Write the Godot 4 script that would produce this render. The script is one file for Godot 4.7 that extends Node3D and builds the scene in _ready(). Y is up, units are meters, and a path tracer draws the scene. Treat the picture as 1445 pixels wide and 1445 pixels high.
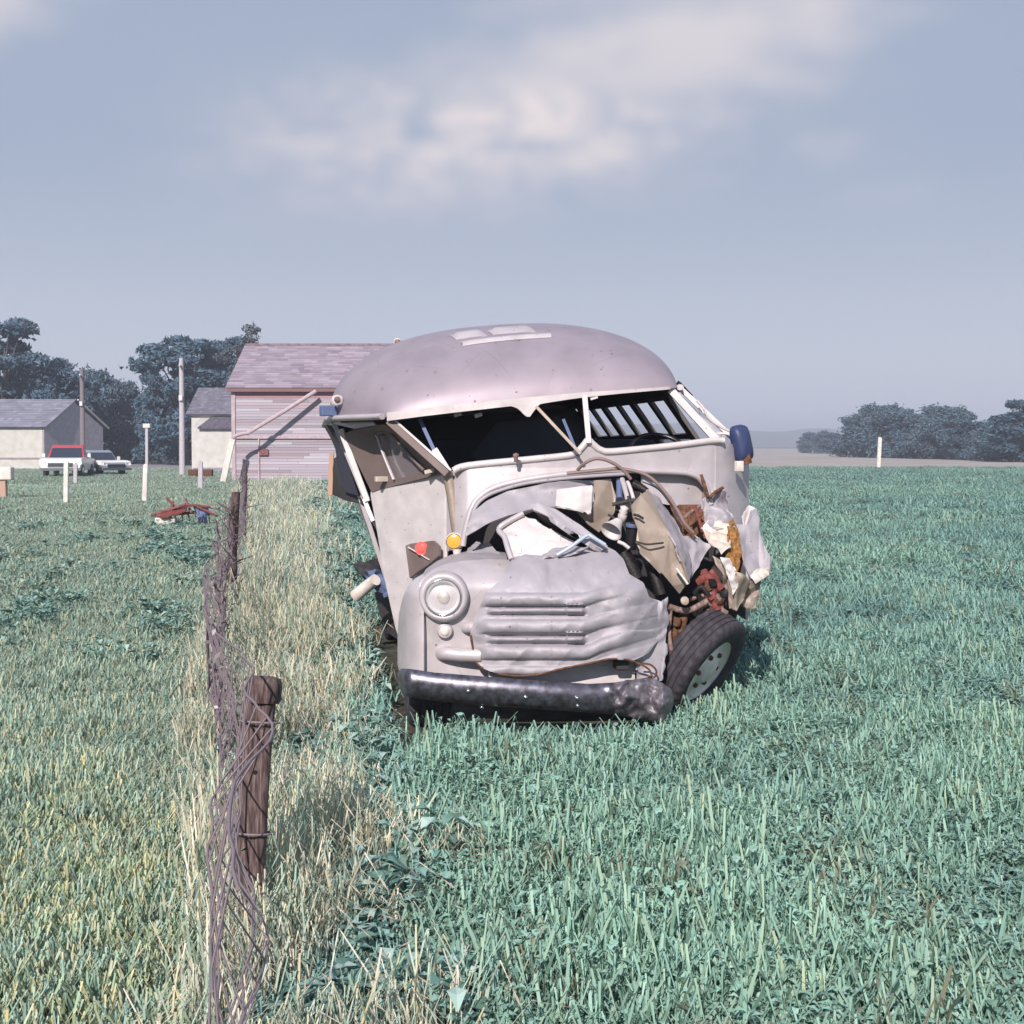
extends Node3D

const EYE := 1.72
const FPX := 2000.0
const HORIZON := 628.0
var pitch := atan((722.5 - HORIZON) / FPX)
var cam_basis := Basis(Vector3.RIGHT, -pitch)
var taken := {}
var M := {}
var rng := RandomNumberGenerator.new()
var crum := FastNoiseLite.new()

# ------------------------------------------------------------------ points
func P(px: float, py: float, d: float) -> Vector3:
	var v: Vector3 = cam_basis * Vector3((px - 722.5) / FPX, -(py - 722.5) / FPX, -1.0)
	return Vector3(0, EYE, 0) + v * (d / -v.z)

func Q(a: Array) -> Vector3:
	return P(a[0], a[1], a[2])

func G(px: float, py: float) -> Vector3:
	var v: Vector3 = cam_basis * Vector3((px - 722.5) / FPX, -(py - 722.5) / FPX, -1.0)
	return Vector3(0, EYE, 0) + v * (EYE / -v.y)

func PX(px: float, d: float) -> float:
	return (px - 722.5) / FPX * d

func line_y(a: Array, x: float) -> float:
	if x <= a[0][0]:
		return a[0][1]
	for i in a.size() - 1:
		if x <= a[i + 1][0]:
			var k: float = (x - a[i][0]) / maxf(a[i + 1][0] - a[i][0], 0.0001)
			return lerpf(a[i][1], a[i + 1][1], k)
	return a[a.size() - 1][1]

# ------------------------------------------------------------------ scene helpers
func numbered(called: String) -> String:
	if not taken.has(called):
		taken[called] = 0
		return called
	taken[called] += 1
	return "%s_%03d" % [called, taken[called]]

func thing(called: String, label: String, category: String, at := Vector3.ZERO, group := "") -> Node3D:
	var o := Node3D.new()
	o.name = numbered(called)
	add_child(o)
	o.position = at
	o.set_meta("label", label)
	o.set_meta("category", category)
	if group:
		o.set_meta("group", group)
	return o

func part(called: String, mesh: Mesh, m: Material, parent: Node3D, label := "") -> MeshInstance3D:
	# meshes are made in world coordinates; a part undoes its thing's offset
	var o := MeshInstance3D.new()
	o.name = called
	o.mesh = mesh
	o.material_override = m
	parent.add_child(o, true)
	if parent.get_parent() == self:
		o.position = -parent.position
	if label:
		o.set_meta("label", label)
	return o

func struct(called: String, mesh: Mesh, m: Material) -> MeshInstance3D:
	var o := MeshInstance3D.new()
	o.name = numbered(called)
	o.mesh = mesh
	o.material_override = m
	add_child(o)
	o.set_meta("kind", "structure")
	return o

# ------------------------------------------------------------------ mesh helpers
class Soup:
	var v := PackedVector3Array()
	var n := PackedVector3Array()
	var c := PackedColorArray()
	var idx := PackedInt32Array()
	var col := Color(1, 1, 1)
	func tri(a: Vector3, b: Vector3, d: Vector3) -> void:
		var nn := (d - a).cross(b - a).normalized()
		var s := v.size()
		v.append(a); v.append(b); v.append(d)
		for i in 3:
			n.append(nn); c.append(col)
		idx.append(s); idx.append(s + 1); idx.append(s + 2)
	func quad(a: Vector3, b: Vector3, d: Vector3, e: Vector3) -> void:
		tri(a, b, d)
		tri(a, d, e)
	func mesh(colors := false) -> ArrayMesh:
		var arr := []
		arr.resize(Mesh.ARRAY_MAX)
		arr[Mesh.ARRAY_VERTEX] = v
		arr[Mesh.ARRAY_NORMAL] = n
		if colors:
			arr[Mesh.ARRAY_COLOR] = c
		arr[Mesh.ARRAY_INDEX] = idx
		var m := ArrayMesh.new()
		m.add_surface_from_arrays(Mesh.PRIMITIVE_TRIANGLES, arr)
		return m
	func box(o: Vector3, x: Vector3, y: Vector3, z: Vector3) -> void:
		# o centre; x, y, z half axes
		var p := []
		for i in 8:
			p.append(o + x * (1 if i & 1 else -1) + y * (1 if i & 2 else -1) + z * (1 if i & 4 else -1))
		for f in [[0, 1, 3, 2], [4, 6, 7, 5], [0, 4, 5, 1], [2, 3, 7, 6], [0, 2, 6, 4], [1, 5, 7, 3]]:
			var mid: Vector3 = (p[f[0]] + p[f[2]]) * 0.5 - o
			var nn: Vector3 = (p[f[2]] - p[f[0]]).cross(p[f[1]] - p[f[0]])
			if nn.dot(mid) > 0:
				quad(p[f[0]], p[f[1]], p[f[2]], p[f[3]])
			else:
				quad(p[f[3]], p[f[2]], p[f[1]], p[f[0]])
	func smooth_grid(g: Array, loop := false) -> void:
		var s := v.size()
		var R := g.size()
		var C: int = g[0].size()
		for i in R:
			for j in C:
				v.append(g[i][j]); n.append(Vector3.ZERO); c.append(col)
		for i in R - 1:
			for j in (C if loop else C - 1):
				var a := s + i * C + j
				var b := s + i * C + (j + 1) % C
				var d := s + (i + 1) * C + (j + 1) % C
				var e := s + (i + 1) * C + j
				for t in [[a, b, d], [a, d, e]]:
					var nn := (v[t[2]] - v[t[0]]).cross(v[t[1]] - v[t[0]])
					for k in 3:
						idx.append(t[k])
						n[t[k]] += nn
		for i in range(s, v.size()):
			n[i] = n[i].normalized()

func solid(v: PackedVector3Array, tris: PackedInt32Array, thick: float, toward := Vector3(0, 1.7, 0)) -> ArrayMesh:
	# gives a triangulated sheet a thickness; the front faces the point 'toward'
	var s := Soup.new()
	var N := v.size()
	var nor := PackedVector3Array()
	nor.resize(N)
	var mid := Vector3.ZERO
	for p in v:
		mid += p
	mid /= N
	var facing := 0.0
	for i in range(0, tris.size(), 3):
		var nn := (v[tris[i + 2]] - v[tris[i]]).cross(v[tris[i + 1]] - v[tris[i]])
		facing += nn.dot(toward - mid)
	var flip := facing < 0
	var t := PackedInt32Array(tris)
	if flip:
		for i in range(0, t.size(), 3):
			var k := t[i + 1]
			t[i + 1] = t[i + 2]
			t[i + 2] = k
	var edges := {}
	for i in range(0, t.size(), 3):
		var nn := (v[t[i + 2]] - v[t[i]]).cross(v[t[i + 1]] - v[t[i]])
		for k in 3:
			nor[t[i + k]] += nn
			var e := Vector2i(t[i + k], t[i + (k + 1) % 3])
			var back := Vector2i(e.y, e.x)
			if edges.has(back):
				edges.erase(back)
			else:
				edges[e] = true
	for i in N:
		nor[i] = nor[i].normalized()
	for i in N:
		s.v.append(v[i]); s.n.append(nor[i]); s.c.append(Color.WHITE)
	for i in N:
		s.v.append(v[i] - nor[i] * thick); s.n.append(-nor[i]); s.c.append(Color.WHITE)
	for i in range(0, t.size(), 3):
		s.idx.append_array([t[i], t[i + 1], t[i + 2], N + t[i], N + t[i + 2], N + t[i + 1]])
	for e in edges:
		var a := v[e.x]
		var b := v[e.y]
		s.quad(b, a, a - nor[e.x] * thick, b - nor[e.y] * thick)
	return s.mesh()

func sheet(g: Array, thick: float, toward := Vector3(0, 1.7, 0)) -> ArrayMesh:
	var v := PackedVector3Array()
	var t := PackedInt32Array()
	var C: int = g[0].size()
	for row in g:
		for p in row:
			v.append(p)
	for i in g.size() - 1:
		for j in C - 1:
			var a := i * C + j
			t.append_array([a, a + 1, a + C + 1, a, a + C + 1, a + C])
	return solid(v, t, thick, toward)

func sheet_px(top: Array, bottom: Array, nx: int, ny: int, depth: Callable, thick: float) -> ArrayMesh:
	var x0: float = maxf(top[0][0], bottom[0][0])
	var x1: float = minf(top[-1][0], bottom[-1][0])
	var g := []
	for i in ny + 1:
		var row := []
		for j in nx + 1:
			var x := lerpf(x0, x1, float(j) / nx)
			var y := lerpf(line_y(top, x), line_y(bottom, x), float(i) / ny)
			row.append(P(x, y, depth.call(x, y)))
		g.append(row)
	return sheet(g, thick)

func plate(pts: Array, thick: float, bumps := 0.0, level := 3, freq := 6.0) -> ArrayMesh:
	# a polygon of world points, triangulated, subdivided, crumpled and thickened
	var nrm := Vector3.ZERO
	var mid := Vector3.ZERO
	for i in pts.size():
		var a: Vector3 = pts[i]
		var b: Vector3 = pts[(i + 1) % pts.size()]
		nrm += a.cross(b)
		mid += a
	mid /= pts.size()
	nrm = nrm.normalized()
	var ux := nrm.cross(Vector3.UP if absf(nrm.y) < 0.9 else Vector3.RIGHT).normalized()
	var uy := nrm.cross(ux)
	var flat := PackedVector2Array()
	for p in pts:
		flat.append(Vector2((p - mid).dot(ux), (p - mid).dot(uy)))
	var t := Geometry2D.triangulate_polygon(flat)
	var v := PackedVector3Array(pts)
	for k in level:
		var halves := {}
		var t2 := PackedInt32Array()
		for i in range(0, t.size(), 3):
			var m := []
			for e in 3:
				var a := t[i + e]
				var b := t[i + (e + 1) % 3]
				var key := Vector2i(mini(a, b), maxi(a, b))
				if not halves.has(key):
					halves[key] = v.size()
					v.append((v[a] + v[b]) * 0.5)
				m.append(halves[key])
			t2.append_array([t[i], m[0], m[2], m[0], t[i + 1], m[1], m[2], m[1], t[i + 2], m[0], m[1], m[2]])
		t = t2
	if bumps > 0.0:
		for i in v.size():
			var p := v[i]
			var q := crum.get_noise_3d(p.x * freq * 36, p.y * freq * 36, p.z * freq * 36)
			v[i] = p + nrm * bumps * (0.9 - 4.0 * absf(q))
	return solid(v, t, thick)

func plate_px(pts: Array, thick: float, bumps := 0.0, level := 3, freq := 6.0) -> ArrayMesh:
	var w := []
	for a in pts:
		w.append(Q(a))
	return plate(w, thick, bumps, level, freq)

func ring_plate(outer: Array, inner: Array, thick: float) -> ArrayMesh:
	# a frame between two outlines with equally many points
	var v := PackedVector3Array()
	var t := PackedInt32Array()
	var N := outer.size()
	for i in N:
		v.append(outer[i]); v.append(inner[i])
	for i in N:
		var a := i * 2
		var b := ((i + 1) % N) * 2
		t.append_array([a, b, b + 1, a, b + 1, a + 1])
	return solid(v, t, thick)

func smooth_path(pts: Array, per := 6) -> Array:
	var o := []
	for i in pts.size() - 1:
		var p0: Vector3 = pts[maxi(i - 1, 0)]
		var p1: Vector3 = pts[i]
		var p2: Vector3 = pts[i + 1]
		var p3: Vector3 = pts[mini(i + 2, pts.size() - 1)]
		for k in per:
			o.append(p1.cubic_interpolate(p2, p0, p3, float(k) / per))
	o.append(pts[-1])
	return o

func tube_into(s: Soup, pts: Array, r0: float, r1 := -1.0, sides := 8, flat := 1.0) -> void:
	if r1 < 0:
		r1 = r0
	var g := []
	var ref := Vector3.UP
	for i in pts.size():
		var d: Vector3 = (pts[mini(i + 1, pts.size() - 1)] - pts[maxi(i - 1, 0)]).normalized()
		if absf(d.dot(ref)) > 0.95:
			ref = Vector3.RIGHT
		var x := d.cross(ref).normalized()
		var y := x.cross(d).normalized()
		var r := lerpf(r0, r1, float(i) / maxf(pts.size() - 1, 1))
		var row := []
		for k in sides:
			var a := TAU * k / sides
			row.append(pts[i] + x * cos(a) * r + y * sin(a) * r * flat)
		g.append(row)
	s.smooth_grid(g, true)
	for e in [0, g.size() - 1]:
		for k in range(1, sides - 1):
			if e == 0:
				s.tri(g[e][0], g[e][k + 1], g[e][k])
			else:
				s.tri(g[e][0], g[e][k], g[e][k + 1])

func tube(pts: Array, r0: float, r1 := -1.0, sides := 8, flat := 1.0) -> ArrayMesh:
	var s := Soup.new()
	tube_into(s, pts, r0, r1, sides, flat)
	return s.mesh()

func lathe(o: Vector3, axis: Vector3, prof: Array, seg := 32, wobble = null) -> ArrayMesh:
	# prof: [radius, along the axis]
	var s := Soup.new()
	axis = axis.normalized()
	var x := axis.cross(Vector3.UP if absf(axis.y) < 0.9 else Vector3.RIGHT).normalized()
	var y := axis.cross(x)
	var g := []
	for p in prof:
		var row := []
		for k in seg:
			var a := TAU * k / seg
			var r: float = p[0]
			if wobble != null:
				r += wobble.call(a, p, k)
			row.append(o + axis * p[1] + (x * cos(a) + y * sin(a)) * r)
		g.append(row)
	s.smooth_grid(g, true)
	return s.mesh()

func boxm(o: Vector3, size: Vector3, b := Basis()) -> ArrayMesh:
	# a box with chamfered edges
	var h := size * 0.5
	var ch := minf(minf(h.x, h.y), h.z) * 0.16
	var s := Soup.new()
	for axis in 3:
		for sg in [-1, 1]:
			var u := (axis + 1) % 3
			var w := (axis + 2) % 3
			var c := []
			for k in [[-1, -1], [1, -1], [1, 1], [-1, 1]]:
				var p := Vector3.ZERO
				p[axis] = h[axis] * sg
				p[u] = (h[u] - ch) * k[0]
				p[w] = (h[w] - ch) * k[1]
				c.append(o + b * p)
			if sg < 0:
				s.quad(c[0], c[1], c[2], c[3])
			else:
				s.quad(c[3], c[2], c[1], c[0])
			for sg2 in [-1, 1]:
				var e := []
				for k in [[0, -1], [0, 1], [1, 1], [1, -1]]:
					var p := Vector3.ZERO
					p[axis] = (h[axis] if k[0] == 0 else h[axis] - ch) * sg
					p[u] = (h[u] - ch if k[0] == 0 else h[u]) * sg2
					p[w] = (h[w] - ch) * k[1]
					e.append(o + b * p)
				if sg * sg2 > 0:
					s.quad(e[0], e[1], e[2], e[3])
				else:
					s.quad(e[3], e[2], e[1], e[0])
	for i in 8:
		var sg := Vector3(1 if i & 1 else -1, 1 if i & 2 else -1, 1 if i & 4 else -1)
		var a := o + b * Vector3(h.x * sg.x, (h.y - ch) * sg.y, (h.z - ch) * sg.z)
		var c := o + b * Vector3((h.x - ch) * sg.x, h.y * sg.y, (h.z - ch) * sg.z)
		var d := o + b * Vector3((h.x - ch) * sg.x, (h.y - ch) * sg.y, h.z * sg.z)
		if sg.x * sg.y * sg.z > 0:
			s.tri(a, d, c)
		else:
			s.tri(a, c, d)
	return s.mesh()

func bar(a: Vector3, b: Vector3, w: float, t: float) -> ArrayMesh:
	var z := (b - a).normalized()
	var x := z.cross(Vector3(0, 0, 1) if absf(z.z) < 0.9 else Vector3.UP).normalized()
	return boxm((a + b) * 0.5, Vector3(w, t, (b - a).length()), Basis(x, z.cross(x), z))

func extrude(prof: Array, width: float, t: Transform3D, taper := []) -> ArrayMesh:
	# side profile (x forward, y up) pushed out to +-width/2; taper: width factor of each point
	var s := Soup.new()
	var flat := PackedVector2Array()
	for p in prof:
		flat.append(Vector2(p[0], p[1]))
	var A := []
	var B := []
	for i in prof.size():
		var k: float = taper[i] if taper else 1.0
		A.append(t * Vector3(prof[i][0], prof[i][1], -width * 0.5 * k))
		B.append(t * Vector3(prof[i][0], prof[i][1], width * 0.5 * k))
	var tri := Geometry2D.triangulate_polygon(flat)
	var cw := Geometry2D.is_polygon_clockwise(flat)
	for i in range(0, tri.size(), 3):
		s.tri(A[tri[i]], A[tri[i + 1]], A[tri[i + 2]])
		s.tri(B[tri[i]], B[tri[i + 2]], B[tri[i + 1]])
	for i in prof.size():
		var j := (i + 1) % prof.size()
		if cw:
			s.quad(A[i], A[j], B[j], B[i])
		else:
			s.quad(B[i], B[j], A[j], A[i])
	return s.mesh()

# ------------------------------------------------------------------ materials
func noise_tex(freq: float, lo: float, hi: float, sd: int, size := 256, oct := 4, tint := Color.WHITE) -> ImageTexture:
	var f := FastNoiseLite.new()
	f.seed = sd
	f.frequency = freq
	f.fractal_octaves = oct
	var src := f.get_seamless_image(size, size)
	var im := Image.create(size, size, false, Image.FORMAT_RGB8)
	for y in size:
		for x in size:
			var k := lerpf(lo, hi, src.get_pixel(x, y).r)
			im.set_pixel(x, y, Color(lerpf(tint.r, 1.0, k), lerpf(tint.g, 1.0, k), lerpf(tint.b, 1.0, k)))
	return ImageTexture.create_from_image(im)

func worn_tex(sd: int) -> ImageTexture:
	# mottled oxidised paint with rust chips, mud spots and scratches
	var S := 1024
	var f := FastNoiseLite.new()
	f.seed = sd
	f.frequency = 0.008
	f.fractal_octaves = 5
	var src := f.get_seamless_image(S, S)
	var im := Image.create(S, S, false, Image.FORMAT_RGB8)
	for y in S:
		for x in S:
			var k := lerpf(0.88, 1.03, src.get_pixel(x, y).r)
			im.set_pixel(x, y, Color(minf(k, 1), minf(k * 0.985, 1), minf(k * 0.98, 1)))
	var r := RandomNumberGenerator.new()
	r.seed = sd
	for i in 330:
		var cx := r.randi() % S
		var cy := r.randi() % S
		var rad := 0.8 + 3.6 * pow(r.randf(), 5.0)
		var c := Color(0.46, 0.33, 0.27) if r.randf() < 0.6 else Color(0.62, 0.57, 0.52)
		for y in range(-5, 6):
			for x in range(-5, 6):
				if Vector2(x, y).length() < rad * (0.7 + 0.5 * r.randf()):
					var px := posmod(cx + x, S)
					var py := posmod(cy + y, S)
					im.set_pixel(px, py, im.get_pixel(px, py).lerp(c, 0.75))
	for i in 90:
		var p := Vector2(r.randf() * S, r.randf() * S)
		var a := r.randf() * TAU
		var pale := r.randf() < 0.6
		for k in r.randi_range(20, 120):
			a += r.randfn() * 0.03
			p += Vector2(cos(a), sin(a))
			var px := posmod(int(p.x), S)
			var py := posmod(int(p.y), S)
			im.set_pixel(px, py, im.get_pixel(px, py).lerp(Color.WHITE if pale else Color(0.5, 0.45, 0.42), 0.45))
	return ImageTexture.create_from_image(im)

func normal_tex(freq: float, sd: int, strength: float, size := 256) -> ImageTexture:
	var f := FastNoiseLite.new()
	f.seed = sd
	f.frequency = freq
	f.fractal_octaves = 4
	var im := f.get_seamless_image(size, size)
	im.convert(Image.FORMAT_RGBA8)
	im.bump_map_to_normal_map(strength)
	return ImageTexture.create_from_image(im)

func mat(r: float, g: float, b: float, rough := 0.8, metal := 0.0, tex: Texture2D = null, scale := 1.0, nrm: Texture2D = null, nscale := 0.5) -> StandardMaterial3D:
	var m := StandardMaterial3D.new()
	m.albedo_color = Color(r, g, b).linear_to_srgb()
	m.roughness = rough
	m.metallic = metal
	m.cull_mode = BaseMaterial3D.CULL_DISABLED
	if tex or nrm:
		m.uv1_triplanar = true
		m.uv1_world_triplanar = true
		m.uv1_scale = Vector3.ONE * scale
	if tex:
		m.albedo_texture = tex
	if nrm:
		m.normal_enabled = true
		m.normal_texture = nrm
		m.normal_scale = nscale
	return m

func glass(r: float, g: float, b: float, a: float) -> StandardMaterial3D:
	var m := StandardMaterial3D.new()
	var c := Color(r, g, b).linear_to_srgb()
	m.albedo_color = Color(c.r, c.g, c.b, a)
	m.transparency = BaseMaterial3D.TRANSPARENCY_ALPHA
	m.roughness = 0.04
	m.cull_mode = BaseMaterial3D.CULL_DISABLED
	return m

func make_materials() -> void:
	var dirt := noise_tex(0.012, 0.1, 1.0, 3, 512, 5, Color(0.82, 0.80, 0.79))
	var grime := noise_tex(0.02, 0.0, 1.0, 9, 512, 5, Color(0.45, 0.4, 0.38))
	var dents := normal_tex(0.014, 5, 4.0, 512)
	var fine := normal_tex(0.06, 6, 3.0, 256)
	var skin := worn_tex(61)
	M.silver = mat(0.57, 0.545, 0.575, 0.45, 0.22, skin, 0.5, dents, 0.18)
	M.silver_crushed = mat(0.40, 0.39, 0.435, 0.6, 0.12, skin, 0.6, dents, 0.25)
	M.silver_roof = mat(0.37, 0.33, 0.385, 0.52, 0.25, skin, 0.33, dents, 0.07)  # darker copy of the silver; the crown's dimmer reflection is put into colour
	M.pale = mat(0.64, 0.615, 0.625, 0.6, 0.05, skin, 0.6, dents, 0.3)
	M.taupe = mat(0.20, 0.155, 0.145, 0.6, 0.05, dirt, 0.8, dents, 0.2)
	M.tan_metal = mat(0.36, 0.30, 0.25, 0.55, 0.2, dirt, 1.0, dents, 0.4)
	M.rust = mat(0.24, 0.115, 0.06, 0.9, 0.0, grime, 2.5, fine, 0.6)
	M.orange_rust = mat(0.50, 0.26, 0.08, 0.9, 0.0, grime, 3.5, fine, 0.6)
	M.red_oxide = mat(0.34, 0.09, 0.08, 0.8, 0.0, grime, 3.0, fine, 0.6)
	M.flesh_pipe = mat(0.42, 0.30, 0.27, 0.7, 0.1, grime, 3.0)
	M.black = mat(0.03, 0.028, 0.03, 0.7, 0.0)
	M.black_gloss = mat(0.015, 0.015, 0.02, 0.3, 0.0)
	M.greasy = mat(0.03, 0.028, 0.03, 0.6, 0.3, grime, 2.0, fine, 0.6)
	M.bumper = mat(0.34, 0.35, 0.44, 0.36, 0.85, grime, 1.6, dents, 0.06)
	M.bumper_bent = mat(0.34, 0.33, 0.39, 0.5, 0.4, grime, 2.4, dents, 0.2)
	M.rubber = mat(0.075, 0.07, 0.085, 0.9, 0.0, noise_tex(0.03, 0.0, 1.0, 12, 256, 4, Color(0.55, 0.52, 0.55)), 2.0, fine, 0.5)
	M.white_paint = mat(0.85, 0.83, 0.80, 0.6, 0.0, noise_tex(0.012, 0.2, 1.2, 21, 256, 4, Color(0.55, 0.46, 0.38)), 1.4)
	M.rim_white = mat(0.9, 0.89, 0.87, 0.5, 0.0, noise_tex(0.012, 0.5, 1.3, 22, 256, 4, Color(0.55, 0.46, 0.38)), 1.4)
	M.chrome = mat(0.72, 0.72, 0.75, 0.12, 1.0)
	M.lens = glass(0.9, 0.9, 0.92, 0.16)
	M.amber = mat(0.75, 0.36, 0.05, 0.25)
	M.red_lens = mat(0.72, 0.12, 0.11, 0.25)
	M.pane = glass(0.7, 0.75, 0.8, 0.04)
	M.dark_pane = glass(0.02, 0.02, 0.03, 0.75)
	M.navy = mat(0.03, 0.045, 0.12, 0.5)
	M.blue_metal = mat(0.12, 0.17, 0.32, 0.55, 0.0, dirt, 1.0)
	M.interior = mat(0.11, 0.10, 0.10, 0.85)  # dark tone paints in the shade of the closed cabin
	M.seat = mat(0.06, 0.07, 0.11, 0.55)
	M.cable = mat(0.24, 0.17, 0.16, 0.6)
	M.pale_wire = mat(0.45, 0.52, 0.62, 0.5, 0.3)
	M.soil = mat(0.105, 0.10, 0.078, 0.95, 0.0, noise_tex(0.02, 0.0, 1.0, 31, 512, 5, Color(0.5, 0.5, 0.45)), 0.35)
	M.far_field = mat(0.42, 0.38, 0.36, 0.95, 0.0, noise_tex(0.015, 0.0, 1.0, 32, 256, 4, Color(0.86, 0.86, 0.82)), 0.02)
	M.gravel = mat(0.34, 0.31, 0.37, 0.95, 0.0, noise_tex(0.05, 0.0, 1.0, 33, 256, 4, Color(0.8, 0.8, 0.8)), 0.2)
	M.hill = mat(0.055, 0.085, 0.07, 0.95, 0.0, noise_tex(0.03, 0.0, 1.0, 34, 256, 4, Color(0.7, 0.7, 0.7)), 0.02)
	M.bark = mat(0.085, 0.07, 0.07, 0.95)
	var pw := noise_tex(0.03, 0.0, 1.0, 41, 256, 5, Color(0.55, 0.5, 0.5))
	M.post_wood = mat(0.20, 0.145, 0.14, 0.92, 0.0, noise_tex(0.03, -0.2, 1.2, 47, 256, 5, Color(0.35, 0.3, 0.3)), 2.0, fine, 0.8)
	M.post_wood.uv1_scale = Vector3(9.0, 0.9, 9.0)
	M.wire = mat(0.25, 0.205, 0.225, 0.8, 0.2)
	M.vine = mat(0.15, 0.115, 0.135, 0.95)
	M.barn_roof = mat(0.30, 0.245, 0.285, 0.9, 0.0, noise_tex(0.03, 0.0, 1.0, 44, 256, 4, Color(0.65, 0.6, 0.62)), 0.25)
	M.house_roof = mat(0.20, 0.19, 0.24, 0.9, 0.0, pw, 0.4)
	M.house_wall = mat(0.58, 0.57, 0.545, 0.85, 0.0, noise_tex(0.02, 0.0, 1.0, 45, 256, 4, Color(0.9, 0.9, 0.88)), 0.3)
	M.barn_dark = mat(0.06, 0.03, 0.03, 0.9)
	M.barn_trim = mat(0.52, 0.43, 0.47, 0.85, 0.0, dirt, 0.6)
	M.pole_wood = mat(0.55, 0.52, 0.57, 0.9, 0.0, dirt, 1.5)
	M.pole_dark = mat(0.24, 0.205, 0.235, 0.9, 0.0, dirt, 1.5)
	M.gable = mat(0.42, 0.41, 0.46, 0.9, 0.0, dirt, 0.3)  # greyer and bluer than the front wall: the gable's shade as colour
	M.stake = mat(0.75, 0.73, 0.70, 0.8, 0.0, noise_tex(0.02, 0.0, 1.0, 46, 128, 3, Color(0.85, 0.84, 0.82)), 1.0)
	M.red_paint = mat(0.34, 0.125, 0.13, 0.7, 0.0, pw, 1.0)
	M.car_red = mat(0.45, 0.06, 0.075, 0.25, 0.0)
	M.car_white = mat(0.75, 0.74, 0.72, 0.3, 0.0)
	M.car_grey = mat(0.28, 0.32, 0.38, 0.3, 0.2)
	M.car_glass = mat(0.03, 0.04, 0.06, 0.08, 0.0)
	M.orange_wood = mat(0.45, 0.30, 0.23, 0.9)
	M.veg = mat(1, 1, 1, 0.75)
	M.veg.vertex_color_use_as_albedo = true
	M.veg.backlight_enabled = true
	M.veg.backlight = Color(0.28, 0.42, 0.37)
	M.veg.cull_mode = BaseMaterial3D.CULL_DISABLED
	M.leaf = mat(1, 1, 1, 0.7)
	M.leaf.vertex_color_use_as_albedo = true
	M.leaf.backlight_enabled = true
	M.leaf.backlight = Color(0.22, 0.33, 0.36)
	M.eave_board = mat(0.20, 0.11, 0.115, 0.9)
	M.painted = mat(1, 1, 1, 0.9)
	M.painted.vertex_color_use_as_albedo = true

# ------------------------------------------------------------------ sky
func make_sky() -> PanoramaSkyMaterial:
	var W := 1024
	var H := 512
	var im := Image.create(W, H, false, Image.FORMAT_RGBF)
	var f := FastNoiseLite.new()
	f.seed = 4
	f.frequency = 0.9
	f.fractal_octaves = 5
	var zen := Vector3(0.165, 0.235, 0.385)
	var mid := Vector3(0.30, 0.36, 0.475)
	var hor := Vector3(0.50, 0.535, 0.61)
	var cl := Vector3(0.70, 0.63, 0.63)
	for y in H:
		var el := (0.5 - (y + 0.5) / H) * PI
		var e := maxf(el, 0.0)
		var base := hor.lerp(mid, smoothstep(0.0, 0.22, e)).lerp(zen, smoothstep(0.2, 1.2, e))
		for x in W:
			var az := wrapf((x + 0.5) / W * TAU, -PI, PI)
			var d := Vector3(sin(az) * cos(el), sin(el), -cos(az) * cos(el))
			var c := base
			if el > 0.02:
				var q := d / (d.y + 0.18)
				var n := f.get_noise_3d(q.x * 1.2, q.z * 1.2, 3.0) * 0.5 + 0.5
				var k := smoothstep(0.5, 0.78, n) * smoothstep(0.12, 0.3, el) * 0.75
				# the bank of cloud over the bus
				var g := exp(-pow((az + 0.025 - (el - 0.20) * 0.9) / 0.14, 2.0) - pow((el - 0.215) / 0.042, 2.0))
				k = maxf(k, g * (0.72 + 0.8 * f.get_noise_3d(az * 9.0, el * 26.0, 9.0) + 0.8 * f.get_noise_3d(az * 34.0, el * 80.0, 5.0)))
				c = c.lerp(cl, clampf(k, 0, 1))
			elif el < -0.02:
				c = Vector3(0.16, 0.2, 0.18)
			im.set_pixel(x, y, Color(c.x, c.y, c.z))
	var m := PanoramaSkyMaterial.new()
	m.panorama = ImageTexture.create_from_image(im)
	return m


# ------------------------------------------------------------------ the wrecked bus
var RB := Vector3(-0.139, 0, -0.990)      # towards the rear of the body
var LB := Vector3(0.990, 0, -0.139)       # across, towards the driver's side
var HL := Vector3(-0.82, 1.90, -9.20)     # front header, kerb side
var HR := Vector3(1.10, 2.10, -9.47)      # front header, driver's side
const LEN := 4.6

func widen(t: float) -> float:
	return sin(minf(t / 1.0, 1.0) * PI * 0.5)

func GL(t: float) -> Vector3:
	return HL + RB * t - LB * 0.34 * widen(t)

func GR(t: float) -> Vector3:
	return HR + RB * t + LB * 0.15 * widen(t)

func roof_point(t: float, th: float, rise: float, bow: float, grow := 0.0) -> Vector3:
	var a := GL(t)
	var b := GR(t)
	var c := (a + b) * 0.5
	var h := (b - a) * 0.5
	var up := Vector3(-0.06, 0.998, 0)
	var ex := 2.0 / 2.35
	var cx := -signf(cos(th)) * pow(absf(cos(th)), ex)
	return c + h * (cx * (1.0 - grow)) + up * (rise * pow(maxf(sin(th), 0.0), ex) - grow) - RB * bow * sin(th)

func roof_grid(grow: float) -> Array:
	var rows := []
	var prof := []
	for i in 15:                       # the domed front
		var ph := PI * 0.5 * i / 14.0
		prof.append([1.25 * (1.0 - cos(ph)), 0.60 * sin(ph), 0.16 * cos(ph)])
	for i in range(1, 9):
		prof.append([1.25 + (LEN - 2.05) * i / 8.0, 0.60 - 0.01 * i, 0.0])
	for i in range(1, 9):              # the domed rear
		var ph := PI * 0.5 * i / 8.0
		prof.append([LEN - 0.8 + 0.8 * sin(ph), 0.52 * cos(ph), 0.0])
	for p in prof:
		var row := []
		for k in 41:
			row.append(roof_point(p[0], PI * k / 40.0, maxf(p[1], 0.002), p[2], grow))
		rows.append(row)
	return rows

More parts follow.
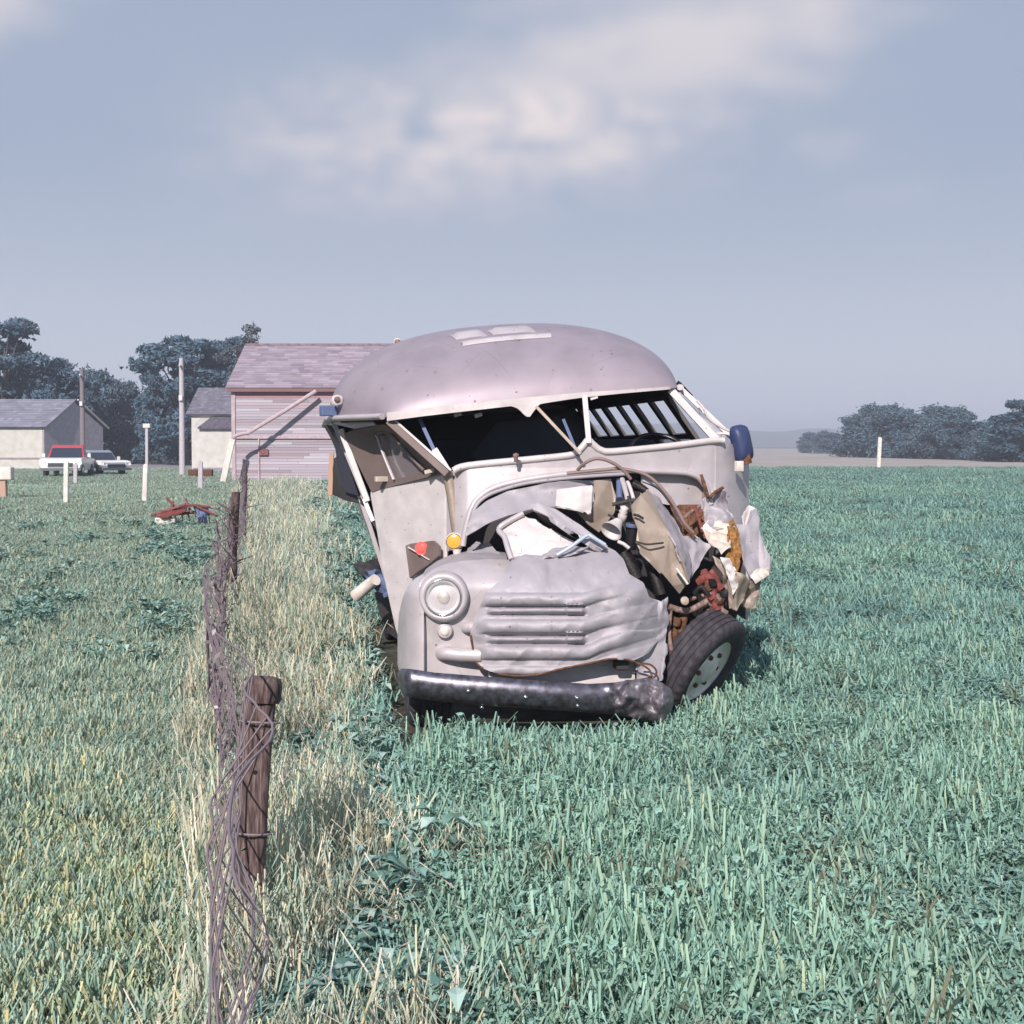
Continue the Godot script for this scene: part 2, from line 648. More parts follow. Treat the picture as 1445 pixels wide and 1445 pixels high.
func WL(t: float, h: float) -> Vector3:
	var g := GL(t)
	var off := (1.9 - h) * 0.40 if h > 1.3 else 0.24 + (1.3 - h) * (0.26 + 0.05 * t)
	return Vector3(g.x, h, g.z) + LB * off

func WR(t: float, h: float) -> Vector3:
	var g := GR(t)
	var off := (2.1 - h) * 0.72 if h > 1.6 else 0.36 + (1.6 - h) * 0.3 if h > 1.1 else 0.51
	return Vector3(g.x, h, g.z) + LB * off

func wall_piece(f: Callable, t0: float, t1: float, h0: float, h1: float, inset := 0.0, thick := 0.03, lift := 0.0) -> ArrayMesh:
	var g := []
	for i in 5:
		var row := []
		for j in 7:
			row.append(f.call(lerpf(t0, t1, j / 6.0), lerpf(h0, h1, i / 4.0)) + LB * inset + Vector3(0, lift, 0))
		g.append(row)
	return sheet(g, thick)

func tyre(o: Vector3, axis: Vector3, R: float, w: float) -> ArrayMesh:
	var h := w * 0.5
	var prof := [[R * 0.60, -h * 0.80], [R * 0.66, -h * 0.95], [R * 0.80, -h * 1.05], [R * 0.92, -h], [R * 0.97, -h * 0.9]]
	for g in 5:
		var c := lerpf(-0.68, 0.68, g / 4.0) * h
		prof.append_array([[R * 0.995, c - h * 0.13], [R, c - h * 0.10], [R, c + h * 0.10], [R * 0.995, c + h * 0.13]])
		if g < 4:
			prof.append_array([[R * 0.968, c + h * 0.145], [R * 0.968, c + h * 0.195]])
	prof.append_array([[R * 0.97, h * 0.9], [R * 0.92, h], [R * 0.80, h * 1.05], [R * 0.66, h * 0.95], [R * 0.60, h * 0.80]])
	return lathe(o, axis, prof, 108, func(_a, p, k): return -0.014 if absf(p[1]) > h * 0.6 and p[0] > R * 0.9 and k % 3 == 0 else 0.0)

func add_wheel(bus: Node3D, o: Vector3, axis: Vector3, R: float, w: float, disc: Material, label := "") -> void:
	axis = axis.normalized()
	var wh := part("wheel", tyre(o, axis, R, w), M.rubber, bus, label)
	var rim_prof := [[R * 0.62, -w * 0.40], [R * 0.60, -w * 0.2], [R * 0.56, 0.0], [R * 0.60, w * 0.34], [R * 0.64, w * 0.44], [R * 0.66, w * 0.42], [R * 0.60, w * 0.30], [R * 0.50, w * 0.24], [R * 0.40, w * 0.30], [R * 0.26, w * 0.33], [R * 0.22, w * 0.44], [R * 0.001, w * 0.46]]
	part("rim", lathe(o, axis, rim_prof, 40), disc, wh)
	var x := axis.cross(Vector3.UP).normalized()
	var y := axis.cross(x)
	for k in 6:
		var a := TAU * k / 6
		var p := o + axis * w * 0.33 + (x * cos(a) + y * sin(a)) * R * 0.33
		part("lug_nut", lathe(p, axis, [[0.016, -0.02], [0.016, 0.012], [0.012, 0.018], [0.0005, 0.02]], 6), M.rust, wh)

func sill_depth(px: float) -> float:
	var u := clampf((px - 640.0) / 375.0, 0.0, 1.0)
	return lerpf(9.02, 9.38, u) - 0.12 * sin(PI * u)

func cowl_depth(px: float, py: float) -> float:
	var d := sill_depth(px)
	if px > 1000:
		d += pow((px - 1000.0) / 56.0, 2.2) * 0.42
	if px < 664:
		d += pow((664.0 - px) / 28.0, 2.0) * 0.12
	d -= clampf((py - 660.0) / 100.0, 0.0, 1.0) * 0.06
	return d

func nose_depth(px: float) -> float:
	return 8.36 + (px - 562.0) * 0.0005 - 0.06 * sin(PI * clampf((px - 562.0) / 380.0, 0, 1))

func panel_depth(px: float) -> float:
	var u := clampf((px - 523.0) / 106.0, 0.0, 1.0)
	return lerpf(9.90, 9.18, pow(u, 0.85))

func build_bus() -> void:
	var bus := thing("wrecked_bus", "wrecked silver bus with crushed front end and torn driver's side fender, standing in the grass", "bus", Vector3(-0.2, 0, -10.0))
	# --- roof
	var roof := part("roof", sheet(roof_grid(0.0), 0.012, Vector3(0, 30, -9)), M.silver_roof, bus)
	part("added_dark_lining", sheet(roof_grid(0.03).slice(5), 0.008, Vector3(0, -30, -9)), M.interior, bus)  # dark sheet added under the silver roof so the cabin stays unlit
	# low ventilator on the crown: base, two lids, a lip in front
	var vent := []
	for k in [[1.02, 1.34], [0.93, 0.97]]:
		vent.append(k)
	var lid_at := func(t: float, th: float, up: float) -> Vector3:
		var ph := acos(clampf(1.0 - t / 1.25, -1, 1)) if t < 1.25 else PI * 0.5
		return roof_point(t, th, 0.60 * sin(ph), 0.16 * cos(ph)) + Vector3(0, up, 0)
	for a in [[1.30, 1.47], [1.50, 1.68]]:
		var g := []
		for i in 5:
			var row := []
			for j in 7:
				var tt := lerpf(0.50, 0.64, i / 4.0)
				var edge := 0.0 if (i == 0 or i == 4 or j == 0 or j == 6) else 0.022
				row.append(lid_at.call(tt, lerpf(a[0], a[1], j / 6.0), 0.004 + edge))
			g.append(row)
		part("vent_lid", sheet(g, 0.012, Vector3(0, 30, -9)), M.silver, roof)
	var lip := []
	for i in 5:
		var row := []
		for j in 13:
			row.append(lid_at.call(lerpf(0.37, 0.42, i / 4.0), lerpf(1.30, 1.74, j / 12.0), 0.004 + (0.018 if i in [1, 2, 3] else 0.0)))
		lip.append(row)
	part("vent_lip", sheet(lip, 0.01, Vector3(0, 30, -9)), M.silver, roof)
	# gutters
	for side in [0, 1]:
		var pts := []
		for i in 30:
			var t := LEN * i / 29.0
			pts.append((GL(t) - LB * 0.02 if side == 0 else GR(t) + LB * 0.02) + Vector3(0, 0.005, 0))
		part("gutter", tube(pts, 0.026, -1, 8, 0.8), M.silver, roof)
	# corner clearance lamps and the bits on the driver's side
	for a in [[476, 563, 9.72, 0.04], [561, 482, 10.72, 0.03]]:
		var lp := part("clearance_lamp", lathe(P(a[0], a[1], a[2]), Vector3(0, 1, 0.3), [[a[3], -0.03], [a[3] * 1.1, 0.0], [a[3] * 0.8, 0.02], [0.001, 0.03]], 14), M.pale, roof)
		part("lens", lathe(P(a[0], a[1] + 1.0, a[2] - 0.03), Vector3(-0.2, 0.2, 1), [[0.024, 0], [0.018, 0.02], [0.001, 0.026]], 12), M.flesh_pipe, lp)
	part("corner_bracket", boxm(P(463, 580, 9.8), Vector3(0.11, 0.07, 0.06), Basis(Vector3.UP, 0.5)), M.blue_metal, roof)
	part("corner_bracket", bar(P(956, 541, 9.75), P(974, 560, 9.85), 0.04, 0.03), M.black_gloss, roof)
	part("corner_bracket", bar(P(950, 552, 9.7), P(968, 571, 9.8), 0.035, 0.02), M.pale, roof)
	# --- header over the windscreen, with its torn centre tab
	var hd := func(px, _py):
		var u := clampf((px - 545.0) / 405.0, 0, 1)
		var cs := pow(absf(1.0 - 2.0 * u), 2.35 / 2.0)
		return lerpf(9.2, 9.47, u) - 0.16 * sqrt(1.0 - cs * cs) - 0.03
	var htop := [[546, 582], [640, 571], [740, 561], [830, 553], [900, 549], [950, 545]]
	part("windscreen_header", sheet_px(htop, [[546, 594], [600, 587], [660, 580], [722, 573], [732, 577], [742, 588], [748, 588], [754, 579], [762, 570], [800, 564], [822, 561], [840, 559], [880, 555], [950, 549]], 90, 4, hd, 0.02), M.pale, bus)
	for a in [[646, 585], [675, 586], [838, 561]]:
		part("header_clip", boxm(P(a[0], a[1], 9.24), Vector3(0.05, 0.025, 0.03), Basis(Vector3(0, 0, 1), 0.3)), M.pale, bus)
	# --- cowl under the windscreen with the arched hood opening
	var sill := [[630, 668], [640, 664], [660, 657], [740, 649], [800, 643], [814, 638], [824, 628], [830, 621], [837, 627], [848, 635], [866, 637], [940, 630], [1005, 622], [1022, 622], [1040, 630], [1056, 645]]
	var arch := [[630, 778], [652, 772], [656, 748], [664, 718], [676, 700], [700, 686], [740, 676], [800, 668], [860, 663], [920, 664], [975, 668], [996, 684], [1004, 712], [1020, 740], [1056, 748]]
	part("cowl", sheet_px(sill, arch, 110, 24, cowl_depth, 0.02), M.silver, bus)
	var bead := []
	for a in [[653, 770], [657, 748], [665, 719], [677, 701], [701, 687], [741, 677], [800, 669], [860, 664], [920, 665], [974, 669], [995, 685], [1003, 712]]:
		bead.append(P(a[0], a[1], cowl_depth(a[0], a[1]) - 0.01))
	part("hood_flange", tube(smooth_path(bead, 5), 0.02), M.silver, bus)
	var bead2 := []
	for a in [[664, 742], [671, 716], [684, 702], [706, 692], [744, 682], [800, 675], [850, 671], [885, 669]]:
		bead2.append(P(a[0], a[1], cowl_depth(a[0], a[1]) - 0.035))
	part("hood_flange", tube(smooth_path(bead2, 5), 0.013), M.silver_crushed, bus)
	var sill_pts := []
	for a in sill.slice(1, 14):
		sill_pts.append(P(a[0], a[1], sill_depth(a[0])))
	part("windscreen_sill", tube(smooth_path(sill_pts, 4), 0.022), M.pale, bus)
	# recessed panels and the opening of the crushed right corner
	part("cowl_panel", sheet_px([[905, 667], [981, 666], [992, 690]], [[905, 704], [940, 712], [957, 714], [992, 712]], 20, 10, func(px, py): return sill_depth(px) + 0.06 + 0.015 * crum.get_noise_2d(px * 1, py * 1), 0.015), M.silver, bus)
	part("cowl_panel", plate_px([[980, 664, 9.4], [990, 670, 9.36], [1003, 700, 9.34], [1000, 716, 9.36], [992, 712, 9.42], [983, 690, 9.45]], 0.015, 0.01), M.tan_metal, bus, "brown torn edge of the cowl panel")
	part("cowl_panel", plate_px([[990, 708, 9.3], [1004, 690, 9.33], [1022, 696, 9.32], [1034, 730, 9.36], [1036, 745, 9.34], [1014, 740, 9.27], [994, 736, 9.25]], 0.015, 0.03), M.silver_crushed, bus)
	part("torn_seam", tube(smooth_path([P(989, 670, 9.3), P(996, 690, 9.27), P(1000, 702, 9.26), P(1008, 696, 9.26), P(1020, 688, 9.3)], 5), 0.012), M.rust, bus)
	# --- pillars of the windscreen
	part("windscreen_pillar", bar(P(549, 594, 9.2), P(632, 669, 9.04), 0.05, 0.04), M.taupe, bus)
	part("pillar_edge", bar(P(556, 592, 9.18), P(637, 664, 9.01), 0.014, 0.02), M.pale, bus)
	part("windscreen_pillar", bar(P(946, 550, 9.46), P(1012, 622, 9.40), 0.05, 0.04), M.pale, bus)
	part("windscreen_pillar", bar(P(962, 550, 9.72), P(1036, 620, 9.62), 0.035, 0.03), M.pale, bus)
	part("centre_post", bar(P(825, 559, 9.14), P(831, 626, 9.06), 0.034, 0.03), M.pale, bus)
	part("centre_post", bar(P(757, 574, 9.1), P(820, 641, 8.95), 0.02, 0.02), M.tan_metal, bus, "bent loose windscreen strip")
	part("windscreen_strip", bar(P(592, 591, 9.24), P(613, 636, 9.12), 0.024, 0.012), M.blue_metal, bus)
	part("windscreen_strip", bar(P(613, 634, 9.12), P(632, 664, 9.05), 0.04, 0.012), M.silver, bus)
	part("windscreen_strip", bar(P(795, 592, 9.25), P(816, 643, 9.05), 0.02, 0.012), M.blue_metal, bus)
	part("driver_window_pane", plate_px([[952, 556, 9.5], [964, 560, 9.7], [1028, 618, 9.6], [1012, 620, 9.45]], 0.004, 0.0, 0), M.pane, bus)
	# little button on the sill
	part("sill_button", lathe(P(728, 645, 8.93), Vector3(0, 1, 0.1), [[0.012, -0.03], [0.014, 0.0], [0.02, 0.004], [0.018, 0.02], [0.001, 0.027]], 12), M.flesh_pipe, bus)
	# --- body sides
	part("side_wall", wall_piece(WL, 1.0, LEN - 0.05, 0.45, 1.36, 0, 0.03), M.silver, bus)
	part("side_wall", wall_piece(WL, 1.0, LEN - 0.05, 1.84, 1.9, 0, 0.03), M.silver, bus)
	for i in 6:
		var t := lerpf(1.0, LEN - 0.15, i / 5.0)
		part("window_post", wall_piece(WL, t, t + 0.1, 1.36, 1.84, 0, 0.03), M.silver, bus)
		if i < 5:
			part("side_window", wall_piece(WL, t + 0.1, lerpf(1.0, LEN - 0.15, (i + 1) / 5.0), 1.36, 1.84, 0.02, 0.005), M.dark_pane, bus)  # glass tinted dark to keep daylight out of the cabin
	part("side_wall", wall_piece(WR, 0.3, LEN - 0.05, 0.5, 1.48, 0, 0.03), M.silver, bus)
	part("side_wall", wall_piece(WR, 0.9, LEN - 0.05, 2.05, 2.1, 0, 0.03), M.interior, bus)
	for i in 7:
		var t := lerpf(0.95, LEN - 0.15, i / 6.0)
		part("window_post", wall_piece(WR, t, t + (0.1 if i % 2 else 0.16), 1.48, 2.05, 0, 0.03), M.interior, bus)
		if i < 6:
			part("window_rail", wall_piece(WR, t, lerpf(0.95, LEN - 0.15, (i + 1) / 6.0), 1.765, 1.80, 0.004, 0.02), M.interior, bus)
			part("side_window", wall_piece(WR, t + 0.1, lerpf(0.95, LEN - 0.15, (i + 1) / 6.0), 1.48, 1.765, 0.015, 0.004), M.pane, bus)
	# rear wall, floor, kerb side lining coloured dark for the cabin shade
	var back := []
	for i in 7:
		var row := []
		for j in 9:
			var h := lerpf(0.45, 1.0, i / 6.0)
			var k := lerpf(0.45, 2.1, i / 6.0)
			row.append(WL(LEN, minf(k, 1.9)).lerp(WR(LEN, k), j / 8.0) * Vector3(1, 0, 1) + Vector3(0, lerpf(minf(k, 1.9), k, j / 8.0), 0))
		back.append(row)
	part("rear_wall", sheet(back, 0.03), M.interior, bus)
	var fl := []
	for i in 6:
		var row := []
		for j in 6:
			var t := lerpf(0.15, LEN - 0.03, i / 5.0)
			var a := WL(t, 0.72)
			var b := WR(t, 0.72)
			row.append(a.lerp(b, lerpf(0.02, 0.98, j / 5.0)))
		fl.append(row)
	part("floor_pan", sheet(fl, 0.04), M.black, bus)
	part("side_lining", wall_piece(WL, 1.0, LEN - 0.1, 0.75, 1.36, 0.06, 0.01), M.interior, bus)
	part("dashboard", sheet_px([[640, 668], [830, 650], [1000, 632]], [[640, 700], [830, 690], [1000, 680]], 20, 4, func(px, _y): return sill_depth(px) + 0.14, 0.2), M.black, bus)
	# seats and the bulkhead behind the driver
	part("bulkhead", plate_px([[668, 640, 10.4], [700, 596, 10.5], [790, 588, 10.6], [806, 650, 10.6], [800, 720, 10.5], [690, 720, 10.3]], 0.05, 0.0, 1), M.seat, bus)
	for i in 3:
		var t := 2.2 + i * 0.75
		for s in [0.22, 0.78]:
			var c := WL(t, 1.1).lerp(WR(t, 1.1), s)
			var st := part("seat", boxm(c + Vector3(0, 0.02, 0), Vector3(0.85, 0.12, 0.42), Basis(Vector3.UP, 0.14)), M.seat, bus)
			part("seat_back", boxm(c + RB * 0.22 + Vector3(0, 0.36, 0), Vector3(0.85, 0.62, 0.1), Basis(Vector3.UP, 0.14)), M.seat, st)
	var sw := P(690, 652, 9.35)
	part("steering_wheel", tube_ring(P(930, 640, 9.65), Vector3(0.1, 0.7, 0.6), 0.2, 0.014), M.black_gloss, bus)
	# --- kerb-side quarter: panel, triangular window, door edge
	var sp := part("quarter_panel", sheet_px([[523, 694], [560, 684], [600, 674], [631, 666]], [[523, 699], [530, 738], [545, 828], [558, 886], [566, 910], [575, 925], [631, 925]], 40, 24, func(px, py): return panel_depth(px) + 0.006 * crum.get_noise_2d(px * 0.8, py * 0.8), 0.02), M.pale, bus)
	part("quarter_seam", tube(smooth_path([P(632, 668, 9.12), P(638, 700, 9.1), P(643, 735, 9.08), P(648, 768, 9.06)], 4), 0.036), M.tan_metal, bus)  # tan tube carries the shade of a recessed channel in its colour
	var outer := [[484, 612, 10.0], [512, 604, 9.75], [540, 599, 9.5], [560, 603, 9.38], [594, 634, 9.25], [629, 668, 9.15], [600, 674, 9.3], [524, 694, 9.86]]
	var inner := [[529, 617, 9.8], [532, 613, 9.75], [542, 611, 9.63], [554, 617, 9.55], [575, 641, 9.42], [597, 665, 9.32], [585, 670, 9.4], [556, 677, 9.6]]
	var oo := []
	var ii := []
	for i in outer.size():
		oo.append(Q(outer[i]))
		ii.append(Q(inner[i]))
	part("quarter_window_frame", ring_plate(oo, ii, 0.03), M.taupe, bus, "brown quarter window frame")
	part("quarter_window", plate(ii.map(func(p): return p + Vector3(0.01, 0, -0.02)), 0.005, 0.0, 0), glass(0.3, 0.26, 0.28, 0.45), bus)
	part("window_channel", tube(smooth_path([P(532, 614, 9.72), P(541, 640, 9.66), P(549, 660, 9.62), P(556, 677, 9.58)], 4), 0.014, -1, 8, 0.6), M.silver, bus)
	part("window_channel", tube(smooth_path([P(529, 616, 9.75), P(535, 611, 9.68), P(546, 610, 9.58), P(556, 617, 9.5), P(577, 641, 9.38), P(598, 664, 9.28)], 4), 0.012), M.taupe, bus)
	part("window_clip", boxm(P(539, 676, 9.66), Vector3(0.10, 0.035, 0.03), Basis(Vector3.UP, 0.6)), M.white_paint, bus)
	part("window_clip", boxm(P(606, 665, 9.2), Vector3(0.065, 0.025, 0.03), Basis(Vector3(0, 0, 1), 0.25)), M.white_paint, bus)
	part("door_jamb", bar(P(481, 606, 10.02), P(519, 708, 9.93), 0.042, 0.04), M.pale, bus)
	part("door_jamb", bar(P(514, 704, 9.95), P(527, 736, 9.9), 0.03, 0.03), M.silver, bus)
	part("top_rail", plate_px([[470, 598, 9.95], [476, 590, 9.9], [520, 589, 9.5], [530, 600, 9.4], [500, 605, 9.7]], 0.02), M.silver, bus)
	# entry door hanging half torn off
	var door := part("entry_door", plate_px([[456, 600, 10.5], [474, 602, 10.4], [512, 712, 10.15], [486, 706, 10.3], [468, 697, 10.45], [466, 652, 10.45], [479, 640, 10.4]], 0.03, 0.0, 2), M.black, bus, "dark half-torn entry door")
	part("door_stile", bar(P(468, 640, 10.44), P(466, 699, 10.44), 0.035, 0.03), M.orange_wood, door)
	part("door_pane", plate_px([[470, 610, 10.36], [478, 612, 10.33], [506, 700, 10.1], [486, 694, 10.25], [476, 655, 10.33]], 0.006, 0, 0), M.dark_pane, door)
	# reflector on its bracket
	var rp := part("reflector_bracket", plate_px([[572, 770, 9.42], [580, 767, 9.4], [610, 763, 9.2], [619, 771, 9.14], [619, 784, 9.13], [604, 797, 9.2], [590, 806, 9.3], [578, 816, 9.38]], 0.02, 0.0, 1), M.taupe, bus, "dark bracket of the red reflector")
	part("reflector", lathe(P(595, 774, 9.26), Vector3(-0.15, 0.05, 1), [[0.045, -0.02], [0.046, 0.004], [0.045, 0.007], [0.043, 0.008], [0.041, 0.006], [0.028, 0.007], [0.026, 0.0075], [0.0245, 0.011], [0.022, 0.012], [0.001, 0.0125]], 20), M.red_lens, rp)
	part("bracket_fold", bar(P(576, 772, 9.38), P(606, 790, 9.18), 0.008, 0.008), M.pale, rp)
	# --- nose: headlight panel, rolled fender, fender top
	var np := part("headlight_panel", sheet_px([[592, 822], [598, 814], [610, 804], [627, 796], [655, 791], [690, 789], [722, 790]], [[592, 949], [650, 957], [722, 962]], 44, 40, func(px, py):
		return nose_depth(px) + 0.005 + (pow((832.0 - py) / 42.0, 2.0) * 0.24 if py < 832 else 0.0) - 0.05 * exp(-(pow(px - 626, 2) + pow(py - 845, 2)) / 1400.0), 0.02), M.silver, bus)
	part("fender", sheet_px([[561, 892], [563, 866], [568, 844], [576, 826], [586, 816], [598, 809]], [[561, 938], [563, 946], [598, 950]], 18, 26, func(px, py):
		var u := clampf((598.0 - px) / 38.0, 0, 0.995)
		var d := 8.30 + 0.55 * (1.0 - sqrt(1.0 - u * u))
		if py < 845:
			d += pow((845.0 - py) / 36.0, 2.0) * 0.2
		return d, 0.07), M.silver, bus)
	var ft := []
	for k in 6:
		var row := []
		for a in [[596, 813, 606, 802], [610, 804, 622, 790], [627, 797, 640, 782], [655, 792, 664, 776], [690, 790, 694, 776], [716, 791, 712, 780]]:
			row.append(P(a[0], a[1], 8.66).lerp(P(a[2], a[3], 9.2), k / 5.0) + Vector3(0, 0.02 * sin(PI * k / 5.0), 0))
		ft.append(row)
	part("fender_top", sheet(ft, 0.02, Vector3(0, 20, -8)), M.silver_crushed, bus)
	part("fender_top", plate_px([[655, 786, 8.9], [660, 772, 9.0], [672, 765, 9.05], [690, 768, 9.0], [712, 786, 8.8], [690, 791, 8.75]], 0.015, 0.01), M.silver_crushed, bus)
	# headlight
	var ha := Vector3(-0.03, 0.02, 1)
	var hc := P(626, 842, 8.33)
	var hl := part("headlight", lathe(hc, ha, [[0.150, -0.06], [0.150, 0.01], [0.140, 0.035], [0.122, 0.045], [0.112, 0.035], [0.108, 0.02]], 48), M.silver, bus)
	part("bezel", lathe(hc, ha, [[0.112, 0.03], [0.110, 0.046], [0.102, 0.05], [0.098, 0.038]], 48), M.chrome, hl)
	part("reflector_bowl", lathe(hc, ha, [[0.1, 0.036], [0.085, 0.0], [0.06, -0.035], [0.03, -0.05], [0.001, -0.055]], 40), mat(0.85, 0.84, 0.84, 0.35, 0.35), hl)
	part("bulb_shield", lathe(hc, ha, [[0.032, -0.04], [0.036, 0.02], [0.03, 0.035], [0.001, 0.042]], 24), M.white_paint, hl)
	part("lens", lathe(hc, ha, [[0.1, 0.042], [0.09, 0.056], [0.06, 0.068], [0.03, 0.074], [0.001, 0.076]], 40), M.lens, hl)
	var pk := part("parking_lamp", lathe(P(628, 890, 8.35), ha, [[0.047, -0.02], [0.047, 0.012], [0.036, 0.022], [0.034, 0.014]], 24), M.silver, bus)
	part("lens", lathe(P(628, 890, 8.35), ha, [[0.035, 0.012], [0.026, 0.03], [0.012, 0.036], [0.001, 0.037]], 20), M.white_paint, pk)
	part("grille_bar_end", tube(smooth_path([P(623, 922, 8.37), P(630, 922, 8.33), P(650, 924, 8.31), P(680, 925, 8.29)], 4), 0.042, -1, 14), M.silver, bus)
	part("grille_bar_end", tube(smooth_path([P(657, 885, 8.36), P(663, 885, 8.33), P(684, 886, 8.3)], 4), 0.034, -1, 14), M.silver, bus)
	# turn signal
	var ts := part("turn_signal", lathe(P(641, 764, 9.0), Vector3(-0.1, 0.05, 1), [[0.001, -0.07], [0.04, -0.06], [0.058, -0.02], [0.058, 0.01], [0.05, 0.015]], 24), M.pale, bus)
	part("lens", lathe(P(641, 764, 9.0), Vector3(-0.1, 0.05, 1), [[0.047, 0.010], [0.046, 0.016], [0.043, 0.019], [0.030, 0.021], [0.028, 0.022], [0.001, 0.024]], 24), M.amber, ts)
	part("stalk", lathe(P(645, 790, 9.0), Vector3.UP, [[0.05, -0.03], [0.03, 0.0], [0.022, 0.03], [0.03, 0.07]], 16), M.pale, ts)
	# --- the crushed grille and hood nose
	var gtop := [[664, 893], [668, 878], [674, 862], [685, 838], [706, 818], [714, 800], [722, 790], [773, 785], [816, 777], [840, 771], [856, 771], [868, 777], [880, 789], [888, 810], [908, 822], [916, 842], [934, 852], [940, 880]]
	var gbot := [[664, 897], [668, 922], [676, 940], [690, 947], [709, 952], [752, 953], [796, 943], [831, 936], [860, 930], [895, 932], [915, 922], [930, 902], [940, 884]]
	var gd := func(px: float, py: float) -> float:
		var d := 8.27 - 0.07 * (1.0 - pow((px - 790.0) / 132.0, 2.0))
		if py < 846:
			d += pow((846.0 - py) / 72.0, 1.7) * 0.34
		if px > 868:
			d += pow((px - 868.0) / 68.0, 1.8) * 0.22
		var y := py
		if px > 815:
			y += (px - 815.0) * (0.22 if py < 890 else 0.30) * smoothstep(815, 850, px)
		var wbig := smoothstep(670, 690, px) * (1.0 - 0.75 * smoothstep(815, 905, px))
		var wthin := smoothstep(684, 696, px) * (1.0 - smoothstep(822, 830, px))
		for b in [[846, 9, 0.032], [884, 10, 0.045], [921, 10, 0.045], [946, 6, 0.02]]:
			var k: float = absf(y - b[0]) / b[1]
			if k < 1:
				d -= b[2] * sqrt(1.0 - k * k) * wbig
		for b in [[861.5, 3.6, 0.022], [902, 3.6, 0.022]]:
			var k: float = absf(py - b[0]) / b[1]
			if k < 1:
				d -= b[2] * sqrt(1.0 - k * k) * wthin
		for b in [[856, 2.5], [867.5, 2.5], [896.5, 2.5], [908, 2.2]]:
			var k: float = absf(py - b[0]) / b[1]
			if k < 1:
				d += 0.03 * (1.0 - k) * wthin
		# bright stubs at the ends of the thin bars
		for b in [[812, 860], [812, 900]]:
			if absf(px - b[0]) < 12 and absf(py - b[1]) < 8:
				d -= 0.022
		# creases running up to the right, a shallow vertical fold
		d += 0.006 * sin((py + px * 0.35) * 0.14) * smoothstep(825, 870, px)
		d += 0.02 * exp(-pow((px - 776.0 - (py - 800) * 0.05) / 7.0, 2.0)) * smoothstep(850, 800, py)
		d += 0.02 * crum.get_noise_2d(px * 0.55, py * 0.55) + 0.03 * absf(crum.get_noise_2d(px * 0.5 + py * 0.3, py * 0.3)) + 0.006 * absf(crum.get_noise_2d(px * 1.3, py * 1.1 - px * 0.4))
		return d
	part("crushed_grille", sheet_px(gtop, gbot, 150, 130, gd, 0.012), M.silver_crushed, bus)
	var rim := []
	for a in [[664, 896], [669, 922], [677, 940], [709, 952], [752, 953], [796, 943], [831, 936], [860, 930], [885, 931], [905, 938], [916, 945], [920, 954]]:
		rim.append(P(a[0], a[1], gd.call(minf(a[0], 895.0), a[1]) - 0.008))
	part("grille_edge", tube(smooth_path(rim, 5), 0.006), M.rust, bus)
	part("grille_edge", tube(smooth_path([P(905, 936, 8.3), P(918, 938, 8.3), P(926, 946, 8.31), P(924, 955, 8.32), P(914, 954, 8.32)], 5), 0.006), M.rust, bus)
	# lower apron and the sheet beside the tyre
	part("apron", sheet_px([[690, 938], [700, 930], [800, 925], [896, 925]], [[690, 968], [720, 970], [820, 974], [896, 975]], 40, 8, func(px, py): return nose_depth(px) - 0.07 + 0.012 * crum.get_noise_2d(px * 0.8, py * 0.8), 0.02), M.pale, bus)
	part("apron_end", plate_px([[914, 842, 8.5], [936, 850, 8.46], [942, 842, 8.5], [944, 880, 8.5], [938, 905, 8.5], [940, 930, 8.45], [934, 960, 8.42], [900, 965, 8.4], [898, 925, 8.38], [920, 900, 8.44]], 0.012, 0.02), M.silver_crushed, bus)
	# --- torn hood
	part("hood_sheet", sheet_px([[657, 748], [668, 722], [686, 707], [716, 693], [772, 682], [812, 678], [842, 678]], [[657, 757], [676, 746], [691, 737], [718, 727], [743, 720], [765, 715], [788, 715], [820, 721], [838, 725], [842, 702]], 48, 12, func(px, py):
		return 8.98 - 0.22 * smoothstep(690, 740, py) - 0.05 * sin((px - 657) * 0.02) + 0.03 * crum.get_noise_2d(px * 0.8, py * 0.8), 0.012), M.silver_crushed, bus)
	part("hood_sheet", plate_px([[838, 678, 8.92], [862, 676, 8.95], [868, 700, 8.9], [866, 724, 8.86], [846, 751, 8.82], [830, 740, 8.8], [812, 722, 8.8], [838, 712, 8.8]], 0.012, 0.008, 3, 3.0), M.tan_metal, bus, "brown underside of the torn hood")
	part("hood_sheet", plate_px([[786, 690, 8.75], [836, 684, 8.78], [838, 700, 8.78], [834, 724, 8.72], [806, 718, 8.7], [784, 713, 8.7]], 0.01, 0.012), M.pale, bus)
	part("hood_rib_and_gap", plate_px([[748, 712, 8.58], [760, 709, 8.56], [784, 719, 8.56], [820, 741, 8.54], [858, 770, 8.52], [850, 776, 8.5], [816, 754, 8.5], [780, 731, 8.52], [752, 719, 8.55]], 0.03, 0.006, 2), M.silver_crushed, bus)
	part("hood_rib_and_gap", plate_px([[752, 717, 8.64], [780, 730, 8.62], [816, 752, 8.6], [850, 774, 8.6], [838, 778, 8.66], [800, 760, 8.68], [762, 733, 8.7]], 0.02), M.black, bus)  # black plate paints the dark gap beneath the rib
	var inner_panel := part("hood_inner", plate_px([[706, 748, 8.66], [716, 738, 8.68], [738, 727, 8.72], [752, 732, 8.7], [780, 748, 8.64], [812, 764, 8.58], [800, 776, 8.54], [770, 786, 8.5], [726, 792, 8.48], [718, 780, 8.52], [716, 764, 8.58]], 0.012, 0.012), M.pale, bus)
	part("inner_rim", tube(smooth_path([P(722, 790, 8.46), P(716, 772, 8.52), P(712, 758, 8.58), P(704, 748, 8.64), P(712, 739, 8.66), P(738, 725, 8.7)], 5), 0.018), M.silver, inner_panel)
